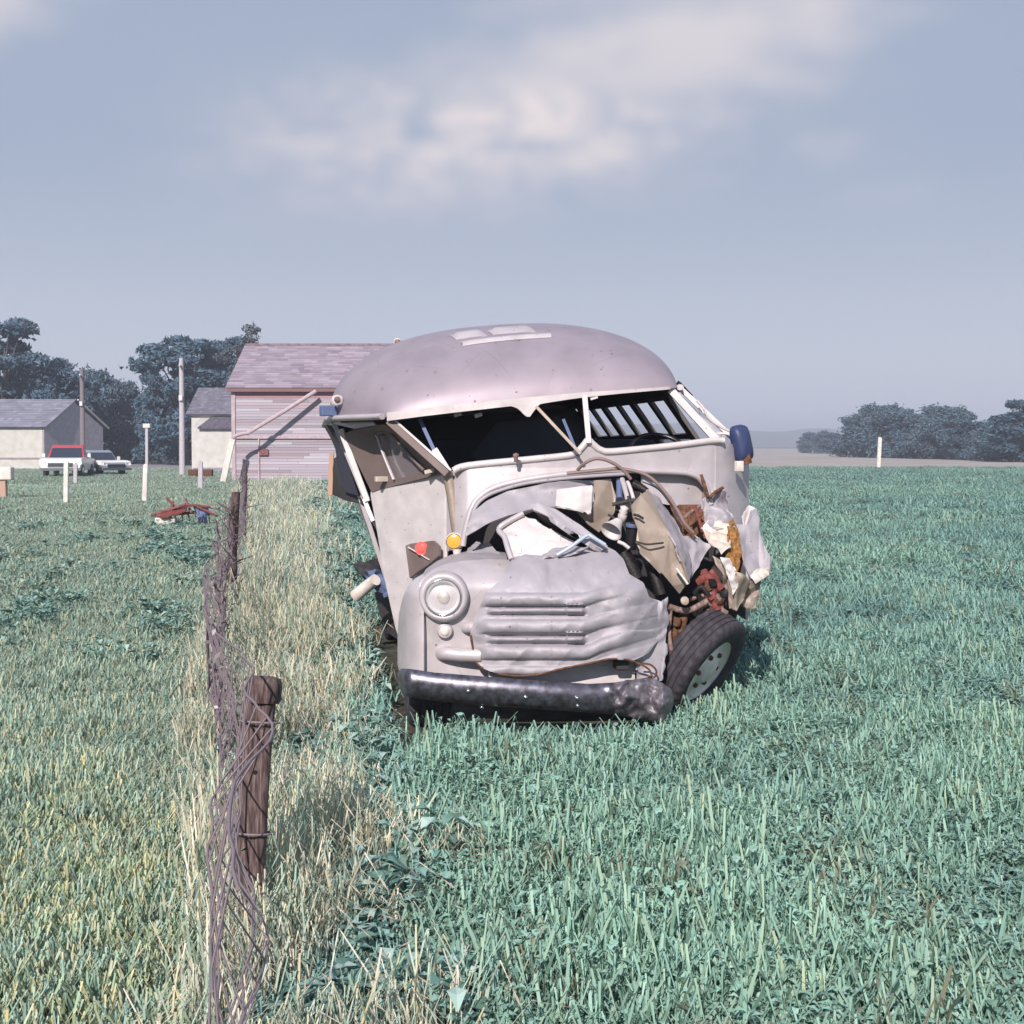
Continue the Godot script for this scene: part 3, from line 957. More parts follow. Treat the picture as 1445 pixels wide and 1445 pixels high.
	for a in [[746, 770, 0.09, 0.07], [776, 762, 0.13, 0.06], [765, 748, 0.12, 0.012], [732, 776, 0.03, 0.05]]:
		part("emboss", boxm(P(a[0], a[1], 8.545 + (775 - a[1]) * 0.004), Vector3(a[2], a[3], 0.012), Basis(Vector3.RIGHT, -0.5)), M.silver, inner_panel)
	part("nose_ledge", plate_px([[722, 793, 8.44], [770, 787, 8.44], [812, 778, 8.44], [830, 772, 8.46], [800, 770, 8.55], [760, 781, 8.55], [726, 786, 8.52]], 0.01, 0.01), M.silver_crushed, bus)
	part("bent_wire", tube(smooth_path([P(786, 783, 8.42), P(805, 772, 8.42), P(828, 756, 8.46), P(836, 758, 8.46), P(854, 769, 8.46)], 5), 0.012), M.pale_wire, bus)
	# --- the torn driver's side fender
	part("fender_sheet", plate_px([[892, 712, 8.66], [904, 698, 8.72], [915, 691, 8.78], [926, 716, 8.72], [944, 752, 8.62], [962, 790, 8.58], [970, 822, 8.6], [959, 838, 8.62], [948, 826, 8.6], [935, 810, 8.58], [918, 792, 8.56], [903, 777, 8.56], [897, 766, 8.58], [900, 746, 8.6], [894, 730, 8.63]], 0.012, 0.008, 3, 2.5), M.tan_metal, bus, "torn brown fender sheet, folded back")
	part("fender_sheet", plate_px([[915, 690, 8.78], [939, 713, 8.9], [956, 738, 8.86], [966, 756, 8.84], [978, 795, 8.76], [974, 824, 8.66], [962, 790, 8.575], [944, 752, 8.615], [926, 716, 8.715]], 0.012, 0.012), M.silver_crushed, bus)
	part("fender_sheet", plate_px([[964, 756, 8.86], [984, 758, 8.9], [1003, 770, 8.92], [990, 792, 8.84], [976, 816, 8.72], [978, 795, 8.77]], 0.012, 0.012), M.silver_crushed, bus)
	part("fender_strip", tube(smooth_path([P(955, 802, 8.54), P(962, 812, 8.53), P(970, 824, 8.53)], 4), 0.016, 0.02, 8, 0.5), M.white_paint, bus)
	part("fender_strip", tube(smooth_path([P(906, 678, 8.9), P(930, 690, 8.92), P(950, 716, 8.92), P(968, 746, 8.9), P(985, 760, 8.9)], 5), 0.02, 0.015, 8, 0.5), M.silver, bus)
	part("fender_tear", tube(smooth_path([P(897, 764, 8.55), P(912, 768, 8.53), P(926, 767, 8.54), P(936, 766, 8.56)], 4), 0.006), M.black, bus)
	part("cup", lathe(P(866, 745, 8.66), Vector3(-0.5, -0.6, 0.6), [[0.03, -0.06], [0.045, -0.02], [0.07, 0.03], [0.072, 0.035], [0.062, 0.03], [0.03, -0.04], [0.001, -0.05]], 20), M.pale, bus)
	part("canister", lathe(P(892, 755, 8.72), Vector3(0.1, 1, 0.1), [[0.001, -0.09], [0.034, -0.088], [0.038, -0.08], [0.038, 0.05], [0.03, 0.06], [0.02, 0.08], [0.001, 0.082]], 20), M.black_gloss, bus)
	part("canister", lathe(P(892, 741, 8.70), Vector3(0.1, 1, 0.1), [[0.039, -0.012], [0.041, 0.0], [0.039, 0.012]], 20), M.blue_metal, bus, "blue band round the canister")
	part("coil", lathe(P(880, 722, 8.72), Vector3(0.2, 1, 0.3), [[0.001, -0.06], [0.028, -0.058], [0.03, -0.02], [0.022, -0.01], [0.03, 0.0], [0.022, 0.015], [0.028, 0.03], [0.001, 0.04]], 16), M.pale, bus)
	for a in [[[878, 676, 8.9], [886, 706, 8.76], 0.016, M.silver], [[886, 680, 8.88], [894, 704, 8.74], 0.012, M.pale], [[874, 678, 8.95], [874, 704, 8.85], 0.02, M.blue_metal], [[864, 712, 8.74], [906, 706, 8.72], 0.012, M.black], [[893, 682, 8.86], [912, 694, 8.84], 0.026, M.greasy], [[858, 726, 8.7], [880, 742, 8.68], 0.008, M.black], [[886, 700, 8.7], [900, 742, 8.66], 0.008, M.black], [[905, 776, 8.7], [915, 792, 8.68], 0.03, M.blue_metal], [[880, 780, 8.7], [898, 818, 8.66], 0.045, M.greasy], [[922, 806, 8.7], [932, 840, 8.66], 0.035, M.greasy], [[872, 764, 8.66], [888, 774, 8.64], 0.012, M.pale], [[894, 726, 8.6], [908, 732, 8.58], 0.008, M.greasy]]:
		part("rod", tube([Q(a[0]), Q(a[0]).lerp(Q(a[1]), 0.5) + Vector3(0, 0.006, 0), Q(a[1])], a[2], -1, 10), a[3], bus)
	# loose cables
	part("cable", tube(smooth_path([P(815, 663, 8.88), P(826, 653, 8.82), P(842, 647, 8.8), P(860, 651, 8.8), P(878, 662, 8.82), P(890, 676, 8.84)], 6), 0.011), M.cable, bus)
	part("cable", tube(smooth_path([P(800, 668, 8.9), P(850, 663, 8.84), P(880, 662, 8.84), P(913, 671, 8.84), P(938, 694, 8.84), P(956, 720, 8.84), P(966, 738, 8.84), P(978, 752, 8.86)], 6), 0.011), M.cable, bus)
	part("cable", tube(smooth_path([P(944, 700, 8.86), P(950, 722, 8.86), P(966, 744, 8.84), P(982, 760, 8.84)], 6), 0.008), M.rust, bus)
	# --- wreckage at the driver's side corner
	part("corner_hollow", plate_px([[957, 712, 9.3], [992, 712, 9.3], [996, 760, 9.2], [965, 760, 9.2]], 0.02), M.rust, bus)
	for a in [[[962, 732, 9.05], [988, 714, 9.1], 0.014, M.flesh_pipe], [[966, 748, 9.0], [990, 726, 9.05], 0.012, M.rust], [[970, 716, 9.1], [976, 752, 9.0], 0.012, M.rust], [[980, 714, 9.08], [992, 752, 8.98], 0.012, M.red_oxide]]:
		part("rod", tube([Q(a[0]), Q(a[1])], a[2], -1, 8), a[3], bus)
	part("crumpled_panel", plate_px([[990, 742, 8.98], [1000, 734, 9.05], [1016, 738, 9.02], [1028, 742, 9.0], [1030, 760, 8.9], [1028, 776, 8.86], [1018, 782, 8.84], [1008, 770, 8.86], [1000, 758, 8.9]], 0.01, 0.03, 4, 4.0), M.white_paint, bus, "white crumpled corner panel")
	part("crumpled_panel", plate_px([[1000, 720, 9.1], [1030, 722, 9.08], [1038, 742, 9.0], [1012, 744, 8.98], [996, 736, 9.02]], 0.01, 0.03, 4, 5.0), M.silver_crushed, bus)
	part("crumpled_panel", plate_px([[1026, 738, 9.0], [1034, 734, 9.02], [1042, 744, 9.0], [1046, 770, 8.92], [1046, 798, 8.88], [1036, 812, 8.85], [1028, 790, 8.86], [1030, 762, 8.9]], 0.012, 0.025, 4, 6.0), M.orange_rust, bus, "orange rusted corner post")
	part("crumpled_panel", plate_px([[1008, 784, 8.86], [1022, 792, 8.82], [1038, 806, 8.8], [1050, 812, 8.86], [1058, 824, 8.88], [1052, 846, 8.86], [1040, 862, 8.82], [1032, 858, 8.8], [1030, 838, 8.8], [1018, 814, 8.8]], 0.012, 0.03, 4, 4.0), M.tan_metal, bus, "brown crumpled fender edge")
	part("crumpled_panel", plate_px([[1016, 786, 8.8], [1028, 788, 8.78], [1036, 806, 8.76], [1040, 830, 8.78], [1034, 840, 8.78], [1026, 812, 8.78]], 0.01, 0.025, 4, 5.0), M.pale, bus)
	part("crumpled_panel", plate_px([[1040, 738, 9.1], [1054, 742, 9.12], [1060, 720, 9.2], [1068, 716, 9.25], [1070, 746, 9.15], [1080, 766, 9.1], [1088, 784, 9.05], [1087, 804, 9.0], [1074, 814, 9.0], [1060, 822, 8.98], [1050, 800, 9.0], [1044, 766, 9.05]], 0.012, 0.025, 4, 3.0), M.silver_crushed, bus)
	part("crumpled_panel", plate_px([[1057, 814, 8.94], [1070, 802, 8.96], [1086, 800, 8.98], [1084, 812, 8.96], [1066, 824, 8.92]], 0.01, 0.02, 3, 6.0), M.white_paint, bus)
	part("crumpled_panel", plate_px([[1050, 824, 8.98], [1074, 816, 9.0], [1074, 838, 8.98], [1066, 858, 8.96], [1054, 862, 8.94], [1046, 850, 8.95]], 0.012, 0.03, 4, 6.0), M.tan_metal, bus)
	part("crumpled_panel", plate_px([[1048, 728, 9.2], [1056, 715, 9.3], [1068, 716, 9.26], [1066, 738, 9.2], [1052, 742, 9.16]], 0.01, 0.02), M.pale, bus)
	part("corner_skin", sheet_px([[1010, 630], [1030, 628], [1046, 640], [1057, 655]], [[1010, 744], [1030, 744], [1046, 742], [1057, 738]], 14, 14, func(px, py): return cowl_depth(px, py) - 0.012 + 0.01 * crum.get_noise_2d(px * 0.8, py * 0.6), 0.012), M.silver, bus)
	part("corner_skin", boxm(P(1043, 658, 9.42), Vector3(0.05, 0.07, 0.04), Basis(Vector3.UP, 0.4)), M.white_paint, bus)
	# suspension showing in the torn wheel arch
	for a in [[[978, 868, 8.8], [1000, 852, 8.82], [1026, 866, 8.8], 0.018, M.flesh_pipe], [[992, 806, 8.9], [1004, 832, 8.84], [1012, 862, 8.8], 0.03, M.red_oxide], [[984, 822, 8.88], [1000, 815, 8.86], [1018, 832, 8.84], 0.03, M.red_oxide], [[974, 846, 8.84], [996, 840, 8.82], [1022, 846, 8.84], 0.014, M.flesh_pipe], [[980, 838, 8.82], [990, 828, 8.8], [1000, 842, 8.8], 0.018, M.greasy], [[946, 862, 8.64], [944, 890, 8.6], [947, 918, 8.58], 0.014, M.flesh_pipe], [[944, 856, 8.7], [970, 862, 8.72], [998, 848, 8.76], 0.02, M.flesh_pipe], [[956, 872, 8.72], [950, 896, 8.7], [946, 922, 8.68], 0.03, M.rust], [[966, 866, 8.78], [960, 888, 8.76], [952, 910, 8.74], 0.03, M.rust], [[1004, 806, 8.95], [1014, 826, 8.9], [1022, 850, 8.86], 0.024, M.red_oxide]]:
		part("suspension_arm", tube(smooth_path([Q(a[0]), Q(a[1]), Q(a[2])], 4), a[3], -1, 10), a[4], bus)
	for k in 16:
		var x := 978.0 + rng.randf() * 44
		var y := 814.0 + rng.randf() * 48
		if absf(x - 1000) > (y - 796) * 0.62:
			continue
		part("suspension_bit", plate_px([[x - 5, y - 4, 8.8], [x + 4, y - 6, 8.82], [x + 7, y + 3, 8.8], [x - 2, y + 6, 8.78]], 0.02, 0.02, 1, 8.0), [M.red_oxide, M.flesh_pipe, M.rust, M.greasy][k % 4], bus)
	part("headlamp_scrap", lathe(P(966, 848, 8.62), Vector3(0.3, 0.2, 1), [[0.001, -0.01], [0.03, 0], [0.024, 0.012], [0.001, 0.014]], 12), M.white_paint, bus)
	# --- dark machinery behind, and an added plate that stops light
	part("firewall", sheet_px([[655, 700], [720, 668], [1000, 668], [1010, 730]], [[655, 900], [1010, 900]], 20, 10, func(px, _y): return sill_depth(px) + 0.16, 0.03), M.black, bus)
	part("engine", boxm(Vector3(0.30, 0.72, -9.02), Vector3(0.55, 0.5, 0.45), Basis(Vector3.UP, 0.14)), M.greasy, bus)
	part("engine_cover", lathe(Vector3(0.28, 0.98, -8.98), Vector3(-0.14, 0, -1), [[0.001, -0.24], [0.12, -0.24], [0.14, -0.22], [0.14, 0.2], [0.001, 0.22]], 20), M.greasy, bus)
	part("added_dark_plate", sheet_px([[664, 800], [720, 796], [880, 800], [935, 850]], [[664, 985], [935, 995]], 12, 8, func(px, _y): return nose_depth(px) + 0.26, 0.03), M.black, bus)  # black plate added behind the grille to stop light coming through
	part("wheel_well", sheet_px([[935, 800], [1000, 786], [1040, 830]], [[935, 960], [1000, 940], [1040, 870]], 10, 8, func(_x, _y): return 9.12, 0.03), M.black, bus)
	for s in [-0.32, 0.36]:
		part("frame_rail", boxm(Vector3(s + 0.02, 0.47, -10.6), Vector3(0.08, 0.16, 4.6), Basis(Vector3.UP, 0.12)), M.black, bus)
	# --- bumper
	var btop := [[561, 950], [566, 943], [580, 944], [613, 949], [690, 955], [755, 960], [831, 965], [868, 963], [900, 958], [917, 955], [934, 963], [947, 972], [951, 984]]
	var bbot := [[561, 962], [566, 978], [576, 984], [656, 994], [749, 1000], [810, 1004], [860, 1008], [900, 1013], [918, 1017], [936, 1021], [945, 1010], [951, 992]]
	var bd := func(px: float, py: float) -> float:
		var t0 := line_y(btop, px)
		var t1 := line_y(bbot, px)
		var v := clampf((py - t0) / maxf(t1 - t0, 1.0), 0, 1)
		var u := (px - 561.0) / 390.0
		var d := 8.12 + 0.13 * u - 0.07 * sin(PI * clampf(u, 0, 1)) + 0.085 * (1.0 - sqrt(1.0 - pow(minf(absf(v - 0.46) * 1.85, 0.995), 2.0)))
		if px < 580:
			d += pow((580.0 - px) / 19.0, 2.0) * 0.16
		if px > 850:
			var k := smoothstep(850, 880, px)
			d += k * (0.10 * crum.get_noise_2d(px * 0.9, py * 1.0) + 0.02 * crum.get_noise_2d(px * 2.4, py * 2.4))
		if px > 936:
			d += (px - 936.0) * 0.012
		return d
	var bm := part("bumper", sheet_px(btop.slice(0, 8) , bbot.slice(0, 7) + [[868, 1009]], 70, 14, bd, 0.012), M.bumper, bus)
	var e0 := [[866, 963]] + btop.slice(8)
	var e1 := [[866, 1008.8]] + bbot.slice(7)
	part("dented_end", sheet_px(e0, e1, 44, 22, bd, 0.012), M.bumper_bent, bm, "dented scraped grey end of the bumper")
	for a in [[661, 975], [742, 984], [814, 985], [815, 996], [680, 998]]:
		part("bumper_bolt", lathe(P(a[0], a[1], bd.call(a[0], a[1])), Vector3(0, -0.1, 1), [[0.014, -0.01], [0.014, 0.004], [0.008, 0.011], [0.0005, 0.012]], 12), M.chrome, bm)
	# --- wheels
	add_wheel(bus, Vector3(PX(603, 8.69), 0.295, -8.69), Vector3(-0.99, 0.0, 0.14), 0.30, 0.25, M.rim_white)
	add_wheel(bus, P(985, 936, 8.86), Vector3(0.71, -0.51, 0.48), 0.365, 0.215, M.rim_white, "front wheel knocked over, white disc showing")
	add_wheel(bus, Vector3(-1.02, 0.36, -12.6), Vector3(-0.99, 0.0, 0.14), 0.37, 0.24, M.white_paint)
	add_wheel(bus, Vector3(0.72, 0.36, -12.85), Vector3(0.99, 0.0, -0.14), 0.37, 0.24, M.white_paint)
	part("rear_axle", tube([Vector3(-0.95, 0.36, -12.6), Vector3(0.65, 0.36, -12.85)], 0.06), M.greasy, bus)
	part("front_axle", tube([Vector3(-0.45, 0.33, -8.66), P(970, 925, 8.9)], 0.045), M.greasy, bus)
	# scraps of unknown kind, attached under the kerb side: dark sheet, blue piece, pale cylinder
	part("dark_sheet", plate_px([[528, 836, 12.2], [552, 832, 12.0], [566, 880, 11.9], [563, 904, 11.9], [548, 893, 12.0], [536, 868, 12.1]], 0.03, 0.0, 1), M.black, bus)  # black sheet stands in for underbody shade around the rear wheel
	part("loose_scrap", plate_px([[513, 812, 11.7], [526, 803, 11.6], [548, 806, 11.3], [556, 832, 11.2], [546, 840, 11.3], [528, 834, 11.5]], 0.02, 0.03, 3), M.blue_metal, bus, "blue torn scrap")
	part("loose_scrap", plate_px([[500, 798, 12.0], [514, 790, 12.0], [536, 794, 11.7], [544, 806, 11.5], [526, 805, 11.6], [510, 814, 11.8]], 0.03, 0.04, 3), M.black, bus)
	part("pale_cylinder", tube([P(530, 818, 11.4), P(516, 829, 11.5), P(501, 841, 11.55)], 0.048, 0.052, 14), M.white_paint, bus)
	# --- mirror
	var mc := P(1046, 626, 9.55)
	var mir := part("mirror", mirror_head(mc, Basis(Vector3(0, 0, 1), 0.22) * Basis(Vector3.UP, 0.5)), M.navy, bus)
	part("mirror_arm", tube(smooth_path([P(984, 566, 9.6), P(992, 575, 9.55), P(1000, 590, 9.55), P(1016, 602, 9.55), P(1034, 610, 9.56)], 5), 0.009), M.pale, mir)
	part("mirror_arm", tube(smooth_path([P(1010, 612, 9.58), P(1024, 612, 9.57), P(1036, 616, 9.56)], 4), 0.009), M.pale, mir)
	part("mirror_bracket", boxm(P(1052, 648, 9.52), Vector3(0.07, 0.07, 0.04), Basis(Vector3(0, 0, 1), 0.3)), M.rust, mir)

func tube_ring(o: Vector3, axis: Vector3, R: float, r: float) -> ArrayMesh:
	var prof := []
	for k in 9:
		var a := TAU * k / 8
		prof.append([R + r * cos(a), r * sin(a)])
	return lathe(o, axis, prof, 40)

func mirror_head(o: Vector3, b: Basis) -> ArrayMesh:
	var s := Soup.new()
	var g := []
	for p in [[0.0, 0.03], [0.9, 0.03], [1.0, 0.02], [1.0, 0.0], [0.92, -0.035], [0.6, -0.055], [0.0, -0.06]]:
		var row := []
		for k in 32:
			var a := TAU * k / 32
			var x := signf(cos(a)) * pow(absf(cos(a)), 0.55) * 0.068
			var y := signf(sin(a)) * pow(absf(sin(a)), 0.55) * 0.128
			row.append(o + b * Vector3(x * p[0], y * p[0], -p[1]))
		g.append(row)
	s.smooth_grid(g, true)
	return s.mesh()

# ------------------------------------------------------------------ ground
func ground_mesh() -> ArrayMesh:
	var s := Soup.new()
	var f := FastNoiseLite.new()
	f.seed = 8
	f.frequency = 0.25
	var zs := []
	var z := 3.0
	while z < 3000.0:
		zs.append(-z)
		z *= 1.045 if z < 200 else 1.3
	zs.append(-3000.0)
	zs = [40.0, 10.0, 4.0, 0.0, -1.5] + zs
	var g := []
	zs.reverse()
	for zz in zs:
		var row := []
		var reach := 30.0 + absf(zz) * 1.2
		for k in 121:
			var u := lerpf(-1.0, 1.0, k / 120.0)
			var x: float = u * absf(u) * reach
			var y := 0.03 * f.get_noise_2d(x * 2.0, zz * 2.0) * smoothstep(0.0, 4.0, -zz) * smoothstep(150.0, 40.0, -zz)
			row.append(Vector3(x, minf(y, 0.0) - 0.004, zz))
		g.append(row)
	s.smooth_grid(g)
	return s.mesh()

func flat_sheet(pts: Array, y: float) -> ArrayMesh:
	var s := Soup.new()
	var flat := PackedVector2Array()
	for p in pts:
		flat.append(Vector2(p.x, p.z))
	var t := Geometry2D.triangulate_polygon(flat)
	for i in range(0, t.size(), 3):
		var a := Vector3(pts[t[i]].x, y, pts[t[i]].z)
		var b := Vector3(pts[t[i + 1]].x, y, pts[t[i + 1]].z)
		var c := Vector3(pts[t[i + 2]].x, y, pts[t[i + 2]].z)
		if (c - a).cross(b - a).y > 0:
			s.tri(a, b, c)
		else:
			s.tri(a, c, b)
	return s.mesh()

func at(px: float, d: float, y := 0.0) -> Vector3:
	return Vector3(PX(px, d), y, -d)

# ------------------------------------------------------------------ trees
func leaf_mesh(sd: int, h: float, spread: float, low: float, count: int, leaf: float, flat: float, tint: Color, clumps: int) -> Array:
	# returns [crown, trunk]
	var r := RandomNumberGenerator.new()
	r.seed = sd
	var s := Soup.new()
	var cl := []
	for i in clumps:
		var u := (i + r.randf()) / clumps
		var y := lerpf(low, h * 0.97, u)
		var w := spread * sqrt(maxf(0.06, 1.0 - pow(absf(u - 0.38) / 0.66, 2.2)))
		var a := r.randf() * TAU
		var d := sqrt(r.randf()) * w
		cl.append([Vector3(cos(a) * d, y, sin(a) * d), spread * r.randf_range(0.30, 0.52) * (1.0 - 0.35 * u)])
	for i in count:
		var c: Array = cl[r.randi() % cl.size()]
		var v := Vector3(r.randfn(), r.randfn(), r.randfn()).normalized() * pow(r.randf(), 0.5) * (1.0 if r.randf() < 0.8 else r.randf_range(1.0, 1.5))
		var p: Vector3 = c[0] + Vector3(v.x, v.y * flat, v.z) * c[1]
		var nx := Vector3(r.randfn(), r.randfn(), r.randfn()).normalized()
		var ny := nx.cross(Vector3(r.randfn(), r.randfn(), r.randfn())).normalized()
		var q := leaf * r.randf_range(0.6, 1.35)
		var k := r.randf_range(0.72, 1.3)
		s.col = Color(tint.r * k * r.randf_range(0.9, 1.1), tint.g * k, tint.b * k * r.randf_range(0.92, 1.08))
		s.tri(p - nx * q, p + ny * q * 0.55, p + nx * q)
		s.tri(p - nx * q * 0.4 - ny * q * 0.2, p + nx.cross(ny) * q * 0.7, p + nx * q * 0.5 + ny * q * 0.3)
	var t := Soup.new()
	var top := Vector3(r.randf_range(-0.3, 0.3), h * 0.8, r.randf_range(-0.3, 0.3))
	var path := smooth_path([Vector3(0, -0.1, 0), Vector3(r.randf_range(-0.1, 0.1), h * 0.3, 0), top], 5)
	tube_into(t, path, h * 0.022 + 0.06, 0.04, 8)
	for c in cl:
		var st: Vector3 = path[clampi(int(c[0].y / h * 8), 1, path.size() - 2)]
		st.y = minf(st.y, c[0].y)
		tube_into(t, [st, st.lerp(c[0], 0.5) + Vector3(0, 0.15, 0), c[0]], h * 0.008 + 0.02, 0.015, 5)
	return [s.mesh(true), t.mesh()]

var tree_kinds := []

func tree(called: String, label: String, category: String, kind: int, where: Vector3, height: float, turn: float, group: String, wide := 1.0) -> void:
	var o := thing(called, label, category, where, group)
	var k: float = height / tree_kinds[kind][2]
	for a in [["trunk", 1, M.bark], ["crown", 0, M.leaf]]:
		var m := MeshInstance3D.new()
		m.name = a[0]
		m.mesh = tree_kinds[kind][a[1]]
		m.material_override = a[2]
		o.add_child(m, true)
		m.scale = Vector3(k * wide, k, k * wide)
		m.rotation.y = turn

# ------------------------------------------------------------------ buildings
func clapboards(a: Vector3, b: Vector3, h0: float, h1: float, step: float, cols: Array, sd: int, out: Vector3) -> ArrayMesh:
	# rows of overlapping boards cut to random lengths, each with its own tone
	var r := RandomNumberGenerator.new()
	r.seed = sd
	var s := Soup.new()
	var L := (b - a).length()
	var dir := (b - a) / L
	var y := h0
	while y < h1 - 0.01:
		var y1 := minf(y + step, h1)
		var x := 0.0
		while x < L - 0.01:
			var x1 := minf(x + r.randf_range(1.2, 4.2), L)
			var c: Color = cols[r.randi() % cols.size()]
			var k := r.randf_range(0.82, 1.16)
			s.col = Color(c.r * k, c.g * k, c.b * k)
			var p0 := a + dir * x + Vector3(0, y, 0) + out * 0.035
			var p1 := a + dir * (x1 - 0.008) + Vector3(0, y, 0) + out * 0.035
			var q0 := a + dir * x + Vector3(0, y1, 0) + out * 0.012
			var q1 := a + dir * (x1 - 0.008) + Vector3(0, y1, 0) + out * 0.012
			s.quad(p0, q0, q1, p1)
			s.quad(p0 - out * 0.03, p0, p1, p1 - out * 0.03)
			x = x1
		y = y1
	return s.mesh(true)

func shingles(e0: Vector3, e1: Vector3, r0: Vector3, r1: Vector3, rows: int, cols: Array, sd: int) -> ArrayMesh:
	var r := RandomNumberGenerator.new()
	r.seed = sd
	var s := Soup.new()
	var nrm := (e1 - e0).cross(r0 - e0).normalized()
	if nrm.y < 0:
		nrm = -nrm
	for i in rows:
		var u := 0.0
		while u < 0.999:
			var u1 := minf(u + r.randf_range(0.02, 0.06), 1.0)
			var c: Color = cols[r.randi() % cols.size()]
			var k := r.randf_range(0.85, 1.15)
			s.col = Color(c.r * k, c.g * k, c.b * k)
			var v0 := float(i) / rows
			var v1 := float(i + 1) / rows
			var a := e0.lerp(e1, u).lerp(r0.lerp(r1, u), v0) + nrm * 0.06
			var b := e0.lerp(e1, u1).lerp(r0.lerp(r1, u1), v0) + nrm * 0.06
			var d := e0.lerp(e1, u1).lerp(r0.lerp(r1, u1), v1) + nrm * 0.03
			var e := e0.lerp(e1, u).lerp(r0.lerp(r1, u), v1) + nrm * 0.03
			s.quad(a, e, d, b)
			s.quad(a - nrm * 0.05, a, b, b - nrm * 0.05)
			u = u1
	return s.mesh(true)

func gable_body(x0: float, x1: float, zf: float, zb: float, eave: float, ridge: float) -> ArrayMesh:
	# walls and gable ends as one closed shell, slightly inside the cladding
	var s := Soup.new()
	var zm := (zf + zb) * 0.5
	var F := [Vector3(x0, 0, zf), Vector3(x1, 0, zf), Vector3(x1, eave, zf), Vector3(x0, eave, zf)]
	var K := [Vector3(x0, 0, zb), Vector3(x1, 0, zb), Vector3(x1, eave, zb), Vector3(x0, eave, zb)]
	var L := Vector3(x0, ridge, zm)
	var R := Vector3(x1, ridge, zm)
	s.quad(F[3], F[2], F[1], F[0])
	s.quad(K[0], K[1], K[2], K[3])
	s.quad(K[3], F[3], F[0], K[0])
	s.quad(F[2], K[2], K[1], F[1])
	s.tri(K[3], L, F[3])
	s.tri(F[2], R, K[2])
	return s.mesh()

func build_barn() -> void:
	var d := 66.0
	var x0 := PX(329, d)
	var x1 := PX(700, d)
	var eave := EYE + (HORIZON - 545) / FPX * d
	var ridge := EYE + (HORIZON - 489) / FPX * (d + 4.5)
	var o := thing("red_barn", "weathered faded red barn with shingle roof behind the bus", "barn", Vector3((x0 + x1) * 0.5, 0, -d - 4.5))
	part("wall", gable_body(x0, x1, -d, -d - 9.0, eave, ridge - 0.15), M.barn_dark, o)
	var tones := [Color(0.345, 0.32, 0.37), Color(0.375, 0.345, 0.395), Color(0.325, 0.28, 0.325), Color(0.41, 0.385, 0.43), Color(0.35, 0.285, 0.325)]
	var front := part("siding", clapboards(Vector3(x0, 0, -d), Vector3(x1, 0, -d), 0.05, eave - 0.22, 0.13, tones, 3, Vector3(0, 0, 1)), M.painted, o)
	front.set_meta("kind", "stuff")
	var top := part("siding", clapboards(Vector3(x0, 0, -d), Vector3(x1, 0, -d), eave - 0.55, eave - 0.14, 0.2, [Color(0.44, 0.23, 0.26), Color(0.40, 0.26, 0.29)], 4, Vector3(0, 0, 1.5)), M.painted, o)
	top.set_meta("kind", "stuff")
	var side := part("siding", clapboards(Vector3(x0, 0, -d - 9.0), Vector3(x0, 0, -d), 0.05, eave, 0.13, tones, 5, Vector3(-1, 0, 0)), M.painted, o)
	side.set_meta("kind", "stuff")
	var roofc := [Color(0.30, 0.25, 0.31), Color(0.33, 0.275, 0.33), Color(0.27, 0.225, 0.28), Color(0.35, 0.305, 0.36)]
	var zr := -d - 4.5
	for k in [1, -1]:
		var ze: float = zr + k * 4.85
		var sh := part("roof", shingles(Vector3(x0 - 0.25, eave - 0.12, ze), Vector3(x1 + 0.25, eave - 0.12, ze), Vector3(x0 - 0.25, ridge, zr), Vector3(x1 + 0.25, ridge, zr), 24, roofc, 7 + k), M.painted, o)
		sh.set_meta("kind", "stuff")
	part("roof_deck", extrude([[-4.8, eave - 0.2], [4.8, eave - 0.2], [4.8, eave - 0.12], [0.0, ridge - 0.01], [-4.8, eave - 0.12]], x1 - x0 + 0.4, Transform3D(Basis(Vector3(0, 0, -1), Vector3.UP, Vector3.RIGHT), Vector3((x0 + x1) * 0.5, 0, zr))), M.barn_dark, o)
	part("eave_board", boxm(Vector3((x0 + x1) * 0.5, eave - 0.2, -d + 0.3), Vector3(x1 - x0 + 0.4, 0.16, 0.06)), M.eave_board, o)
	part("ridge_cap", boxm(Vector3((x0 + x1) * 0.5, ridge + 0.06, zr), Vector3(x1 - x0 + 0.4, 0.12, 0.25)), M.barn_roof, o)
	var yb := EYE + (HORIZON - 617) / FPX * d
	part("batten", boxm(Vector3((x0 + x1) * 0.5, yb, -d + 0.08), Vector3(x1 - x0, 0.14, 0.07)), M.barn_trim, o)
	part("corner_board", boxm(Vector3(x0 + 0.05, eave * 0.5, -d + 0.05), Vector3(0.18, eave, 0.1)), M.barn_trim, o)
	part("barn_door", boxm(Vector3(PX(366, d), 1.0, -d + 0.1), Vector3(0.06, 2.0, 0.05)), M.barn_trim, o)
	part("wall_plaque", boxm(Vector3(PX(373, d), EYE - (638 - HORIZON) / FPX * d, -d + 0.12), Vector3(0.42, 0.30, 0.05)), M.red_paint, o, "small red plaque on the barn wall")
	# the pale chute along the wall
	var c := thing("grain_chute", "pale diagonal chute pipe leaning across the barn wall", "chute", Vector3(PX(320, d - 1.6), 0, -d + 1.6))
	part("pipe", tube([P(446, 552, d - 0.6), P(398, 582, d - 0.9), P(348, 612, d - 1.3)], 0.10, 0.10, 10), M.barn_trim, c)
	part("elbow", tube(smooth_path([P(350, 611, d - 1.3), P(338, 613, d - 1.4), P(329, 618, d - 1.5), P(327, 628, d - 1.55)], 4), 0.09, 0.09, 10), M.barn_trim, c)
	part("down_spout", bar(P(328, 620, d - 1.55), at(314, d - 1.6, -0.05), 0.26, 0.16), M.stake, c)

